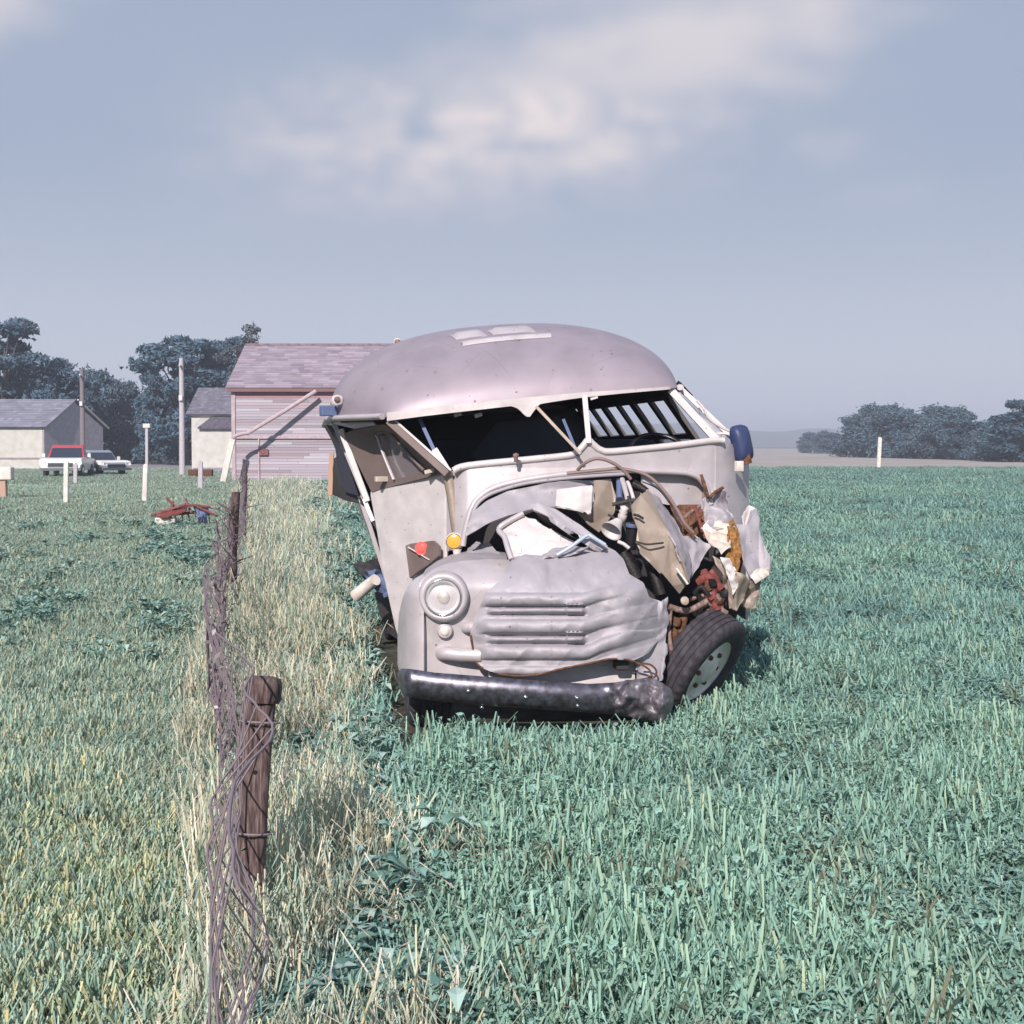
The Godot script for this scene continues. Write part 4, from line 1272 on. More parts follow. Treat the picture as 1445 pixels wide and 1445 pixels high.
func build_house() -> void:
	var d := 93.0
	var x0 := PX(271, d)
	var x1 := PX(372, d)
	var o := thing("white_house", "white farmhouse with dark grey roof and porch beside the barn", "house", Vector3((x0 + x1) * 0.5, 0, -d - 3.5))
	var eave := EYE + (HORIZON - 583) / FPX * d
	var ridge := EYE + (HORIZON - 548) / FPX * (d + 3.5)
	part("wall", gable_body(x0, x1, -d, -d - 7, eave, ridge - 0.1), M.house_wall, o)
	var zr := -d - 3.5
	var rc := [Color(0.17, 0.165, 0.21), Color(0.20, 0.19, 0.24), Color(0.15, 0.15, 0.19)]
	for k in [1, -1]:
		part("roof", shingles(Vector3(x0 - 0.3, eave - 0.1, zr + k * 3.8), Vector3(x1 + 0.3, eave - 0.1, zr + k * 3.8), Vector3(x0 - 0.3, ridge, zr), Vector3(x1 + 0.3, ridge, zr), 18, rc, 17 + k), M.painted, o).set_meta("kind", "stuff")
	part("roof_deck", extrude([[-3.75, eave - 0.16], [3.75, eave - 0.16], [3.75, eave - 0.1], [0.0, ridge - 0.02], [-3.75, eave - 0.1]], x1 - x0 + 0.5, Transform3D(Basis(Vector3(0, 0, -1), Vector3.UP, Vector3.RIGHT), Vector3((x0 + x1) * 0.5, 0, zr))), M.house_roof, o)
	# porch with its own lean-to roof
	var dp := d - 2.6
	var px0 := PX(271, dp)
	var px1 := PX(372, dp)
	var ph := EYE + (HORIZON - 603) / FPX * dp
	var py := EYE + (HORIZON - 588) / FPX * d
	part("porch", extrude([[0, 0.0], [2.6, 0.0], [2.6, ph - 0.04], [0, py - 0.1]], px1 - px0, Transform3D(Basis(Vector3(0, 0, 1), Vector3.UP, Vector3.LEFT), Vector3((px0 + px1) * 0.5, 0, -d + 0.01))), M.house_wall, o)
	part("porch_roof", sheet([[Vector3(PX(281, dp), ph, -dp + 0.3), Vector3(px1, ph, -dp + 0.3)], [Vector3(PX(300, d), py, -d + 0.05), Vector3(px1, py, -d + 0.05)]], 0.12, Vector3(0, 60, -80)), M.house_roof, o)
	part("foundation", boxm(Vector3((px0 + px1) * 0.5, 0.14, -dp + 0.06), Vector3(px1 - px0 - 0.2, 0.28, 0.12)), M.gravel, o)
	for k in 2:
		var c := thing("wooden_crate", "brown crate on the ground by the farmhouse porch, below the utility pole" if k == 0 else "brown crate on the ground by the farmhouse porch, next to the barn", "crate", at([273, 294][k], 76))
		var at0: Vector3 = c.position
		for i in 3:
			part("slat", boxm(at0 + Vector3(0, 0.07 + i * 0.14, 0.25), Vector3(0.48, 0.12, 0.03)), M.rust, c)
		part("box", boxm(at0 + Vector3(0, 0.21, 0), Vector3(0.46, 0.42, 0.46)), M.barn_dark, c)

func build_shed() -> void:
	var d := 100.0
	var x0 := PX(-120, d)
	var x1 := PX(61, d)
	var o := thing("cream_shed", "low cream shed with grey roof behind the parked cars", "shed", Vector3((x0 + x1) * 0.5, 0, -d - 3.5))
	var eave := EYE + (HORIZON - 602) / FPX * d
	var ridge := EYE + (HORIZON - 564) / FPX * (d + 3.5)
	var xr := PX(86, d + 7)
	var s := Soup.new()
	part("wall", gable_body(x0, x1, -d, -d - 7, eave, ridge - 0.1), M.house_wall, o)
	# the gable end stands a little turned: a second wing closes it to the right
	part("side_wall", extrude([[0, 0], [7.0, 0], [7.0, eave], [3.5, ridge - 0.15], [0, eave]], 0.1, Transform3D(Basis(Vector3(0.32, 0, -0.947), Vector3.UP, Vector3(0.947, 0, 0.32)), Vector3(x1 + 0.07, 0, -d + 0.02))), M.gable, o)  # grey material holds the shade of this end wall
	var zr := -d - 3.5
	var rc := [Color(0.22, 0.22, 0.28), Color(0.25, 0.25, 0.31), Color(0.20, 0.20, 0.26)]
	for k in [1, -1]:
		var e1 := Vector3(x1 + (0.35 if k == 1 else 2.5), eave - 0.05, zr + k * 3.8)
		part("roof", shingles(Vector3(x0, eave - 0.05, zr + k * 3.8), e1, Vector3(x0, ridge, zr), Vector3(x1 + 1.4, ridge, zr), 16, rc, 27 + k), M.painted, o).set_meta("kind", "stuff")
	part("eave_trim", bar(Vector3(x1 + 1.45, ridge - 0.02, zr), Vector3(x1 + 2.6, eave - 0.05, zr - 3.8), 0.12, 0.1), M.stake, o)
	part("batten", boxm(Vector3((x0 + x1) * 0.5, EYE - (646 - HORIZON) / FPX * d, -d + 0.05), Vector3(x1 - x0, 0.12, 0.08)), M.barn_trim, o)
	part("shed_door", boxm(Vector3(x1 + 1.1, 1.1, -d - 3.4), Vector3(0.08, 2.2, 1.1), Basis(Vector3.UP, -0.32)), M.navy, o)

# ------------------------------------------------------------------ cars
func car(called: String, label: String, where: Vector3, turn: float, body: Material, top: Material, hood: Material, W: float, H: float, L: float, truck: bool) -> void:
	var o := thing(called, label, "truck" if truck else "car", where, "vehicles parked by the shed")
	var t := Transform3D(Basis(Vector3.UP, turn), where)    # local +x is forward
	var belt := H * 0.56
	var low := [[-L * 0.5, H * 0.22], [L * 0.49, H * 0.2], [L * 0.5, H * 0.36], [L * 0.49, belt * 0.92], [L * 0.42, belt * 0.98], [L * 0.12, belt * 1.02], [-L * 0.30, belt * 1.02], [-L * 0.5, belt * 0.98]]
	part("body", extrude(low, W, t, [0.92, 0.9, 0.96, 0.98, 1.0, 1.0, 1.0, 0.96]), body, o)
	part("hood", extrude([[L * 0.13, belt * 1.005], [L * 0.485, belt * 0.90], [L * 0.47, belt * 1.0], [L * 0.40, belt * 1.06], [L * 0.13, belt * 1.08]], W * 0.84, t, [1, 1, 0.9, 0.92, 0.98]), hood, o)
	var rb := -L * (0.02 if truck else 0.34)
	part("cabin", extrude([[rb - 0.22, belt * 1.01], [L * 0.16, belt * 1.01], [L * 0.06, H * 0.94], [L * 0.02, H], [rb + 0.05, H], [rb - 0.08, H * 0.94]], W * 0.92, t, [1.0, 1.0, 0.84, 0.8, 0.8, 0.84]), top, o)
	part("windscreen", extrude([[L * 0.165, belt * 1.1], [L * 0.155, belt * 1.1], [L * 0.065, H * 0.91], [L * 0.078, H * 0.91]], W * 0.80, t, [1, 1, 0.9, 0.9]), M.car_glass, o)
	for s in [-1, 1]:
		part("door_window", sheet([[t * Vector3(rb, belt * 1.1, s * W * 0.455), t * Vector3(L * 0.12, belt * 1.1, s * W * 0.455)], [t * Vector3(rb + 0.05, H * 0.91, s * W * 0.40), t * Vector3(L * 0.05, H * 0.91, s * W * 0.40)]], 0.01), M.car_glass, o)
		var hl := part("headlight", lathe(t * Vector3(L * 0.492, belt * 0.80, s * W * 0.38), t.basis.x, [[0.001, 0.03], [0.08, 0.02], [0.1, 0.0], [0.1, -0.05]], 16), M.chrome, o)
		part("fender", extrude([[L * 0.16, belt * 0.9], [L * 0.5, belt * 0.72], [L * 0.485, belt * 1.0], [L * 0.40, belt * 1.07], [L * 0.16, belt * 1.08]], W * 0.2, t * Transform3D(Basis(), Vector3(0, 0, s * W * 0.41)), [1, 1, 0.85, 0.9, 1]), hood, o)
		for fx in [-0.30, 0.30]:
			var wh := part("wheel", lathe(t * Vector3(L * fx, H * 0.2, s * W * 0.43), t.basis.z, [[H * 0.11, -0.1], [H * 0.19, -0.1], [H * 0.205, -0.06], [H * 0.205, 0.06], [H * 0.19, 0.1], [H * 0.11, 0.1]], 24), M.rubber, o)
			part("hub_cap", lathe(t * Vector3(L * fx, H * 0.2, s * W * 0.43), t.basis.z * s, [[H * 0.12, 0.08], [H * 0.08, 0.11], [0.001, 0.12]], 20), M.chrome, wh)
		part("mirror", boxm(t * Vector3(L * 0.12, belt * 1.2, s * W * 0.56), Vector3(0.1, 0.2, 0.16), t.basis), M.car_white, o)
	part("grille", boxm(t * Vector3(L * 0.497, belt * 0.68, 0), Vector3(0.06, H * 0.13, W * 0.6), t.basis), M.greasy, o)
	for k in 3:
		part("grille_bar", boxm(t * Vector3(L * 0.505, belt * (0.60 + 0.08 * k), 0), Vector3(0.06, 0.03, W * 0.62), t.basis), M.chrome, o)
	part("bumper", boxm(t * Vector3(L * 0.52, H * 0.25, 0), Vector3(0.1, 0.14, W * 1.0), t.basis), M.chrome, o)

# ------------------------------------------------------------------ poles, stakes, implement
func utility_pole(label: String, px: float, d: float, ytop: float, m: Material, r: float) -> void:
	var h := EYE + (HORIZON - ytop) / FPX * d
	var b := at(px, d)
	var o := thing("utility_pole", label, "pole", b, "utility poles by the farmyard")
	part("pole", tube([b - Vector3(0, 0.3, 0), b + Vector3(0.02, h * 0.5, 0), b + Vector3(0.03, h, 0)], r, r * 0.75, 10), m, o)
	part("cross_arm", boxm(b + Vector3(0.03, h * 0.93, 0.12), Vector3(0.1, 0.1, 1.3), Basis(Vector3.UP, 0.1)), m, o)
	for k in [-0.5, 0.5]:
		part("insulator", lathe(b + Vector3(0.03 + k * 0.1, h * 0.93 + 0.05, 0.12 + k), Vector3.UP, [[0.03, 0.0], [0.045, 0.04], [0.03, 0.1], [0.001, 0.12]], 10), M.stake, o)
	part("meter_box", boxm(b + Vector3(0.02, h * 0.66, r + 0.06), Vector3(0.2, 0.3, 0.12)), M.stake, o)

func stake(called: String, label: String, px0: float, base_d: float, px1: float, ytop: float, w: float, m: Material, group: String, cap := false) -> void:
	var h := EYE + (HORIZON - ytop) / FPX * base_d
	var b := at(px0, base_d)
	var t := at(px1, base_d, h)
	var o := thing(called, label, "post", b, group)
	part("post", bar(b - Vector3(0, 0.25, 0), t, w, w * 0.8), m, o)
	part("post_top", lathe(t, (t - b), [[w * 0.52, -0.02], [w * 0.5, 0.0], [w * 0.3, w * 0.22], [0.001, w * 0.26]], 4), m, o)
	if cap:
		part("cap", boxm(t, Vector3(w * 2.6, w * 1.6, w * 1.4)), M.stake, o)

func build_implement() -> void:
	var d := 29.5
	var o := thing("hay_rake", "rusty red farm rake with a blue bracket lying in the grass", "farm implement", at(255, d))
	var red: Material = M.red_paint
	var S := func(px, py, dd): return P(px, py, d + dd)
	for a in [[[214, 727, 0.2], [262, 712, -0.1], 0.035, red], [[262, 712, -0.1], [300, 716, 0.1], 0.03, red], [[222, 728, 0], [286, 722, 0.2], 0.03, red], [[236, 703, 0.3], [252, 722, 0], 0.025, M.red_oxide], [[262, 704, 0.3], [270, 724, 0], 0.025, red], [[244, 708, 0.1], [240, 736, -0.1], 0.025, M.red_oxide], [[276, 714, 0], [306, 728, -0.2], 0.025, M.red_oxide], [[286, 712, 0.2], [308, 718, 0], 0.03, M.tan_metal]]:
		part("frame_bar", tube([S.call(a[0][0], a[0][1], a[0][2]), S.call(a[1][0], a[1][1], a[1][2])], a[2], -1, 8), a[3], o)
	part("deck", plate([S.call(216, 726, 0.2), S.call(240, 716, 0.3), S.call(266, 712, 0.3), S.call(262, 720, -0.2), S.call(228, 730, -0.2)], 0.03, 0.02), M.red_oxide, o)
	part("bracket", plate([S.call(276, 716, 0), S.call(290, 714, 0.1), S.call(299, 722, 0.1), S.call(290, 727, -0.1), S.call(279, 730, -0.1)], 0.08, 0.03), M.blue_metal, o)
	for k in 9:
		var x := 218.0 + k * 9.5
		part("tine", tube(smooth_path([S.call(x, 724, 0.05), S.call(x + 1.5, 734, 0.15), S.call(x + 0.5, 744 + (k % 3), -0.1)], 4), 0.014, 0.01, 6), M.red_oxide if k % 2 else M.wire, o)
	part("leg", tube([S.call(288, 726, -0.1), at(292, d, 0.0)], 0.035), M.navy, o)
	part("leg", tube([S.call(282, 726, 0), at(279, d, 0.0)], 0.03), M.navy, o)
	part("leg", tube([S.call(226, 728, 0), at(225, d, 0.0)], 0.03), M.stake, o)
	part("counterweight", boxm(S.call(234, 736, 0.0), Vector3(0.42, 0.16, 0.2)), M.stake, o)

# ------------------------------------------------------------------ wire fence
func fence_x(d: float) -> float:
	# the fence runs away from the camera; px of its line at distance d
	return line_y([[3.0, 322], [3.8, 326], [4.8, 338], [6.2, 316], [8.0, 303], [10.0, 305], [12.5, 318], [14.2, 325], [18.0, 336], [24.0, 343], [36.0, 346], [60.0, 344]], d)

func build_fence() -> void:
	var o := thing("wire_fence", "sagging rusty woven wire fence running towards the barn", "fence", at(340, 8.0))
	# near wooden post
	var b := at(338, 4.8)
	var top := P(371, 960, 4.95)
	var pts := smooth_path([b - Vector3(0, 0.3, 0), b.lerp(top, 0.4), b.lerp(top, 0.8) + Vector3(-0.005, 0, 0), top], 5)
	var s := Soup.new()
	var g := []
	for i in pts.size():
		var row := []
		for k in 14:
			var a := TAU * k / 14
			var r := 0.054 * (1.0 + 0.14 * crum.get_noise_3d(cos(a) * 30, sin(a) * 30, i * 3.0))
			if k in [3, 4] and i > 3 and i < pts.size() - 2:
				r *= 0.66
			row.append(pts[i] + Vector3(cos(a) * r, 0, sin(a) * r * 0.9))
		g.append(row)
	var cap_row := []
	for k in 14:
		cap_row.append(top + Vector3(0, 0.012, 0))
	g.append(cap_row)
	s.smooth_grid(g, true)
	var np := part("post", s.mesh(), M.post_wood, o, "split wooden fence post")
	part("post_head", lathe(top + Vector3(0.002, -0.005, 0), (top - b), [[0.056, -0.075], [0.062, -0.06], [0.063, -0.015], [0.056, 0.012], [0.03, 0.02], [0.001, 0.021]], 14, func(a, _p, k): return 0.006 * sin(a * 3.0 + k)), M.post_wood, np)
	for k in [0.42, 0.84]:
		part("staple_wire", tube_ring(b.lerp(top, k), (top - b), 0.068, 0.004), M.wire, np)
	# thinner posts further on
	for a in [[14.2, 1.25, 327, 333], [24.0, 1.2, 343, 346], [36.0, 1.2, 346, 346], [52.0, 1.2, 344, 344]]:
		var p0 := at(a[2], a[0])
		part("post", tube([p0 - Vector3(0, 0.2, 0), p0 + Vector3(0, a[1] * 0.5, 0), at(a[3], a[0], a[1])], 0.05, 0.042, 8), M.post_wood, o)
	# line wires
	var f := FastNoiseLite.new()
	f.seed = 77
	f.frequency = 0.35
	var wire_at := func(i: int, d: float) -> Vector3:
		var h := [0.06, 0.18, 0.30, 0.44, 0.60, 0.78, 0.96][i] as float
		var sag := 0.07 * sin(PI * clampf((d - 4.8) / 9.4, 0, 1)) * (h + 0.2)
		var lean := 0.14 * f.get_noise_2d(d * 1.1, i * 9.0) + 0.05 * (h - 0.5) * sin(d * 0.6) + 0.10 * sin(PI * clampf((d - 4.8) / 9.4, 0, 1)) * (0.35 - h)
		return at(fence_x(d), d, h * lerpf(1.0, 1.12, clampf((d - 4.8) / 9.0, 0, 1)) - sag) + Vector3(lean, 0, 0)
	for i in 7:
		var w := []
		var d := 2.4
		while d < 52:
			w.append(wire_at.call(i, d))
			d += 0.11 if d < 15 else 0.8
		part("line_wire", tube(w, 0.0042 if i in [0, 6] else 0.0034, -1, 5), M.wire, o)
	var st := Soup.new()
	var d := 2.5
	while d < 30:
		for i in 6:
			tube_into(st, [wire_at.call(i, d), wire_at.call(i + 1, d)], 0.0026, -1, 4)
		d += 0.16
	part("stay_wire", st.mesh(), M.wire, o).set_meta("kind", "stuff")
	# dead vines climbing through the mesh
	var v := thing("dead_vine", "dry brown vine tangle hanging in the wire fence", "vine", at(325, 10.0))
	var vs := Soup.new()
	for k in 60:
		var dd := 4.7 + pow(rng.randf(), 0.9) * 9.8
		var i := rng.randi() % 6
		var p: Vector3 = wire_at.call(i, dd)
		var path := [p]
		for q in 4:
			dd += rng.randf_range(0.08, 0.35)
			p = wire_at.call(clampi(i + rng.randi_range(-1, 1), 0, 6), minf(dd, 15.0))
			path.append(p + Vector3(rng.randfn() * 0.022, rng.randfn() * 0.03, rng.randfn() * 0.03))
		tube_into(vs, smooth_path(path, 3), rng.randf_range(0.004, 0.009), 0.003, 5)
	for k in 80:
		var dd := 13.6 + rng.randf() * 1.2
		var p := at(fence_x(dd) + rng.randfn() * 3.0, dd, rng.randf() * 1.2)
		tube_into(vs, [p, p + Vector3(rng.randfn() * 0.07, rng.randf() * 0.16, rng.randfn() * 0.06)], 0.007, 0.004, 4)
	for k in 60:
		var dd := 22.0 + rng.randf() * 4
		var p := at(fence_x(dd) + rng.randfn() * 2.5, dd, rng.randf() * 1.15)
		tube_into(vs, [p, p + Vector3(rng.randfn() * 0.09, rng.randf() * 0.2, rng.randfn() * 0.06)], 0.01, 0.005, 4)
	part("stem", vs.mesh(), M.vine, v)
	var vl := Soup.new()
	for k in 650:
		var dd := 4.6 + rng.randf() * 10.5
		var hh := rng.randf() * 6.0
		var p: Vector3 = (wire_at.call(int(hh), dd) as Vector3).lerp(wire_at.call(mini(int(hh) + 1, 6), dd), hh - int(hh)) + Vector3(rng.randfn() * 0.025, rng.randfn() * 0.02, rng.randfn() * 0.02)
		var a := Vector3(rng.randfn(), rng.randfn(), rng.randfn()).normalized() * rng.randf_range(0.01, 0.026)
		var c := a.cross(Vector3(rng.randfn(), rng.randfn(), rng.randfn())).normalized() * 0.009
		var kk := rng.randf_range(0.7, 1.4)
		vl.col = [Color(0.20, 0.16, 0.18), Color(0.27, 0.22, 0.24), Color(0.15, 0.21, 0.17), Color(0.40, 0.37, 0.37)][rng.randi() % 4] * kk
		vl.tri(p - a, p + c, p + a)
		vl.tri(p - a, p + a, p - c)
	part("withered_leaf", vl.mesh(true), M.veg, v).set_meta("kind", "stuff")

# ------------------------------------------------------------------ grass
func tuft(sd: int, blades: int, h0: float, h1: float, w: float, lean: float, spread: float, cols: Array, heads := 0.0) -> ArrayMesh:
	var r := RandomNumberGenerator.new()
	r.seed = sd
	var s := Soup.new()
	for i in blades:
		var a := r.randf() * TAU
		var o := Vector3(cos(a), 0, sin(a)) * spread * sqrt(r.randf())
		var h := r.randf_range(h0, h1)
		var b := r.randf() * TAU
		var l := Vector3(cos(b), 0, sin(b)) * h * lean * r.randf_range(0.2, 1.0)
		var side := Vector3(-sin(b + r.randf_range(-0.6, 0.6)), 0, cos(b)).normalized() * w * r.randf_range(0.6, 1.2)
		var c: Color = cols[r.randi() % cols.size()]
		var k := r.randf_range(0.8, 1.2)
		s.col = Color(c.r * k, c.g * k, c.b * k)
		var p1 := o + l * 0.25 + Vector3(0, h * 0.5, 0)
		var p2 := o + l * 0.62 + Vector3(0, h * 0.85, 0)
		var p3 := o + l + Vector3(0, h * (1.0 - 0.42 * lean), 0)
		s.quad(o - side * 0.7, p1 - side, p1 + side, o + side * 0.7)
		s.quad(p1 - side, p2 - side * 0.7, p2 + side * 0.7, p1 + side)
		s.tri(p2 - side * 0.7, p3, p2 + side * 0.7)
		if r.randf() < heads:
			var q := p3 + (p3 - p2).normalized() * 0.05
			var n2 := side * 1.3
			s.col = Color(0.50, 0.44, 0.34) * r.randf_range(0.8, 1.2)
			s.quad(p3 - (p3 - p2) * 0.2, p3.lerp(q, 0.4) - n2, q, p3.lerp(q, 0.4) + n2)
			var n3 := Vector3(n2.z, 0, -n2.x)
			s.quad(p3 - (p3 - p2) * 0.2, p3.lerp(q, 0.4) - n3, q, p3.lerp(q, 0.4) + n3)
	return s.mesh(true)

func broadleaf(sd: int, leaves: int, size: float, h: float, cols: Array, reach := -1.0) -> ArrayMesh:
	var r := RandomNumberGenerator.new()
	r.seed = sd
	var s := Soup.new()
	for i in leaves:
		var a := r.randf() * TAU
		var dir := Vector3(cos(a), r.randf_range(-0.15, 0.7), sin(a)).normalized()
		var o := Vector3(cos(a), 0, sin(a)) * r.randf() * (reach if reach > 0 else size * 0.8) + Vector3(0, h * r.randf_range(0.15, 1.0), 0)
		var L := size * r.randf_range(0.6, 1.3)
		var side := dir.cross(Vector3.UP).normalized() * L * r.randf_range(0.26, 0.4)
		var fold := Vector3(0, L * 0.12, 0)
		var c: Color = cols[r.randi() % cols.size()]
		var k := r.randf_range(0.75, 1.25)
		s.col = Color(c.r * k, c.g * k, c.b * k)
		var m := o + dir * L * 0.45
		var e := o + dir * L - Vector3(0, L * 0.2, 0)
		s.tri(o, m + side + fold, m)
		s.tri(m, m + side + fold, e)
		s.tri(o, m, m - side + fold)
		s.tri(m, e, m - side + fold)
		s.quad(Vector3(0, 0, 0), o * 0.5 + Vector3(0.004, 0, 0), o, o * 0.5 - Vector3(0.004, 0, 0))
	return s.mesh(true)

func scatter(parent: Node3D, called: String, mesh: Mesh, where: Array) -> void:
	var mm := MultiMesh.new()
	mm.transform_format = MultiMesh.TRANSFORM_3D
	mm.use_colors = true
	mm.mesh = mesh
	mm.instance_count = where.size()
	for i in where.size():
		mm.set_instance_transform(i, where[i][0])
		mm.set_instance_color(i, where[i][1])
	var o := MultiMeshInstance3D.new()
	o.name = called
	o.multimesh = mm
	o.material_override = M.veg
	parent.add_child(o, true)

func stuff(called: String, label: String, category: String) -> Node3D:
	var o := thing(called, label, category)
	o.set_meta("kind", "stuff")
	return o

func in_bus(x: float, z: float) -> bool:
	# footprint of the bus, where the grass lies flattened
	var p := Vector3(x, 0, z) - Vector3(0.1, 0, -8.08)
	var a := p.dot(RB)
	var b := p.dot(LB)
	if absf(x + 0.52) < 0.15 and z < -7.95 and z > -8.7:
		return true
	return a > 0.0 and a < 5.6 and absf(b) < 0.80

func build_grass() -> void:
	var patch := FastNoiseLite.new()
	patch.seed = 15
	patch.frequency = 0.55
	patch.fractal_octaves = 3
	var wide := FastNoiseLite.new()
	wide.seed = 25
	wide.frequency = 0.06
	var streak := FastNoiseLite.new()
	streak.seed = 51
	streak.frequency = 0.5
	streak.fractal_octaves = 2
	var teal := [Color(0.175, 0.34, 0.30), Color(0.205, 0.385, 0.35), Color(0.15, 0.29, 0.25), Color(0.255, 0.43, 0.395), Color(0.21, 0.335, 0.275)]
	var lawnc := [Color(0.23, 0.355, 0.285), Color(0.28, 0.39, 0.30), Color(0.19, 0.31, 0.255), Color(0.36, 0.45, 0.365), Color(0.40, 0.41, 0.28)]
	var dryc := [Color(0.60, 0.575, 0.45), Color(0.52, 0.51, 0.41), Color(0.66, 0.61, 0.50), Color(0.38, 0.45, 0.36), Color(0.56, 0.51, 0.33), Color(0.27, 0.38, 0.30)]
	var weedc := [Color(0.10, 0.20, 0.165), Color(0.145, 0.27, 0.23), Color(0.20, 0.345, 0.31), Color(0.075, 0.145, 0.115), Color(0.28, 0.39, 0.355)]
	var fieldm := []
	var lawnm := []
	var drym := []
	var weedm := []
	for i in 4:
		fieldm.append(tuft(100 + i, 26, [0.03, 0.06][i], [0.12, 0.20][i], 0.0048, [1.0, 1.35][i], 0.11, teal) if i < 2 else broadleaf(120 + i, 34, 0.034, 0.12, teal, 0.10))
		lawnm.append(tuft(200 + i, 24, 0.04, 0.12, 0.0040, 1.0, 0.11, lawnc))
		drym.append(tuft(300 + i, 28, 0.10, 0.38, 0.0032, 0.75, 0.12, dryc, 0.22))
		weedm.append(broadleaf(400 + i, 16, 0.08, 0.16, weedc))
	var lists := {"field": [[], [], [], []], "lawn": [[], [], [], []], "dry": [[], [], [], []], "weed": [[], [], [], []]}
	# distance rings: [from, to, tufts per square metre, scale]
	for ring in [[2.6, 9.0, 190.0, 1.0, 1.0], [9.0, 16.0, 110.0, 1.2, 0.85], [16.0, 30.0, 50.0, 1.6, 0.62], [30.0, 60.0, 16.0, 2.4, 0.42], [60.0, 106.0, 6.0, 3.6, 0.28]]:
		var lo: float = ring[0]
		var hi: float = ring[1]
		var area := 0.43 * (hi * hi - lo * lo)
		var count := int(area * ring[2])
		for i in count:
			var d := sqrt(lerpf(lo * lo, hi * hi, rng.randf()))
			var x := rng.randf_range(-0.43, 0.43) * d
			var p := Vector3(x, -0.01, -d)
			if in_bus(x, -d):
				continue
			var fx := PX(fence_x(d), d)
			var off := x - fx
			var n := patch.get_noise_2d(x, d)
			var n2 := wide.get_noise_2d(x, d)
			var sc: float = ring[3] * rng.randf_range(0.7, 1.25)
			var tr := Transform3D(Basis(Vector3.UP, rng.randf() * TAU).scaled(Vector3(sc, sc * (1.0 + 0.75 * n) * ring[4], sc)), p)
			var k := 1.0 + 0.22 * n + 0.22 * n2
			var c := Color(k, k, k)
			var v: int = [0, 0, 1, 1, 1, 2, 2, 2, 3, 3][rng.randi() % 10]
			var band := 0.40 + 0.065 * d + 0.5 * n
			if off > -0.12 and off < band and d < 60:
				var edge := smoothstep(band, band * 0.45, off)
				if rng.randf() < (0.18 + 0.80 * edge) * lerpf(1.0, 0.38, smoothstep(9.0, 18.0, d)) and n > -0.42:
					tr = tr.scaled_local(Vector3(1, 0.6 + 0.5 * edge, 1))
					if ring[2] < 60 or rng.randf() < 0.62:
						lists.dry[v].append([tr, c])
				elif rng.randf() < 0.35:
					lists.weed[v].append([tr, c])
				else:
					lists.field[v].append([tr, c])
			elif off <= -0.12:
				var wp := smoothstep(0.05, 0.3, n + n2 * 0.6) * smoothstep(10.0, 13.0, d) * smoothstep(34.0, 24.0, d)
				if rng.randf() < wp * 0.5:
					lists.weed[v].append([tr.scaled_local(Vector3.ONE * 0.8), c])
				else:
					if d < 8.5 and rng.randf() < smoothstep(8.5, 5.5, d) * 0.4:
						c = Color(1.35, 1.2, 0.95)
					lists.lawn[v].append([tr, c])
			else:
				if rng.randf() < 0.10 and d < 30:
					lists.weed[v].append([tr.scaled_local(Vector3.ONE * 0.55), c])
				# thin places and drilled rows where the soil shows
				if n < -0.42 and rng.randf() < 0.6 and d < 30:
					continue
				if streak.get_noise_2d((x * 0.5 + d * 0.86) * 0.45, (x * 0.86 - d * 0.5) * 2.2) < -0.40 and rng.randf() < 0.6:
					continue
				c = Color(c.r * 0.97, c.g * 1.0, c.b * 1.05).lerp(Color(c.r * 1.07, c.g * 0.98, c.b * 0.88), clampf(0.5 + 0.9 * n2 + 0.5 * n + rng.randf_range(-0.2, 0.2) + smoothstep(9.0, 4.0, d) * 0.25, 0, 1))
				if rng.randf() < 0.05:
					c = Color(0.95, 0.58, 0.46) * rng.randf_range(0.6, 1.0)
				if x > 0 and rng.randf() < 0.03:
					c = Color(1.5, 1.15, 0.95)
				lists.field[v].append([tr, c])
	# weeds beside the wreck
	for i in 420:
		var d := rng.randf_range(9.2, 17.0)
		var x := PX(lerpf(400, 545, rng.randf()), d)
		if in_bus(x, -d) or patch.get_noise_2d(x * 2, d * 2) < -0.1:
			continue
		var sc := rng.randf_range(0.7, 1.25)
		lists.weed[rng.randi() % 4].append([Transform3D(Basis(Vector3.UP, rng.randf() * TAU).scaled(Vector3(sc, sc, sc)), Vector3(x, -0.01, -d)), Color.WHITE * rng.randf_range(0.8, 1.25)])
	for a in [["field", "field_grass", "teal green field grass round the bus", "grass", fieldm], ["lawn", "meadow_grass", "short yellowish green grass left of the wire fence", "grass", lawnm], ["dry", "dry_grass", "tall pale dry grass growing along the wire fence", "grass", drym], ["weed", "broadleaf_weeds", "dark green broad-leaved weeds among the grass", "weeds", weedm]]:
		var o := stuff(a[1], a[2], a[3])
		for v in 4:
			scatter(o, "tuft", a[4][v], lists[a[0]][v])
		print(a[1], " ", lists[a[0]][0].size() * 4)

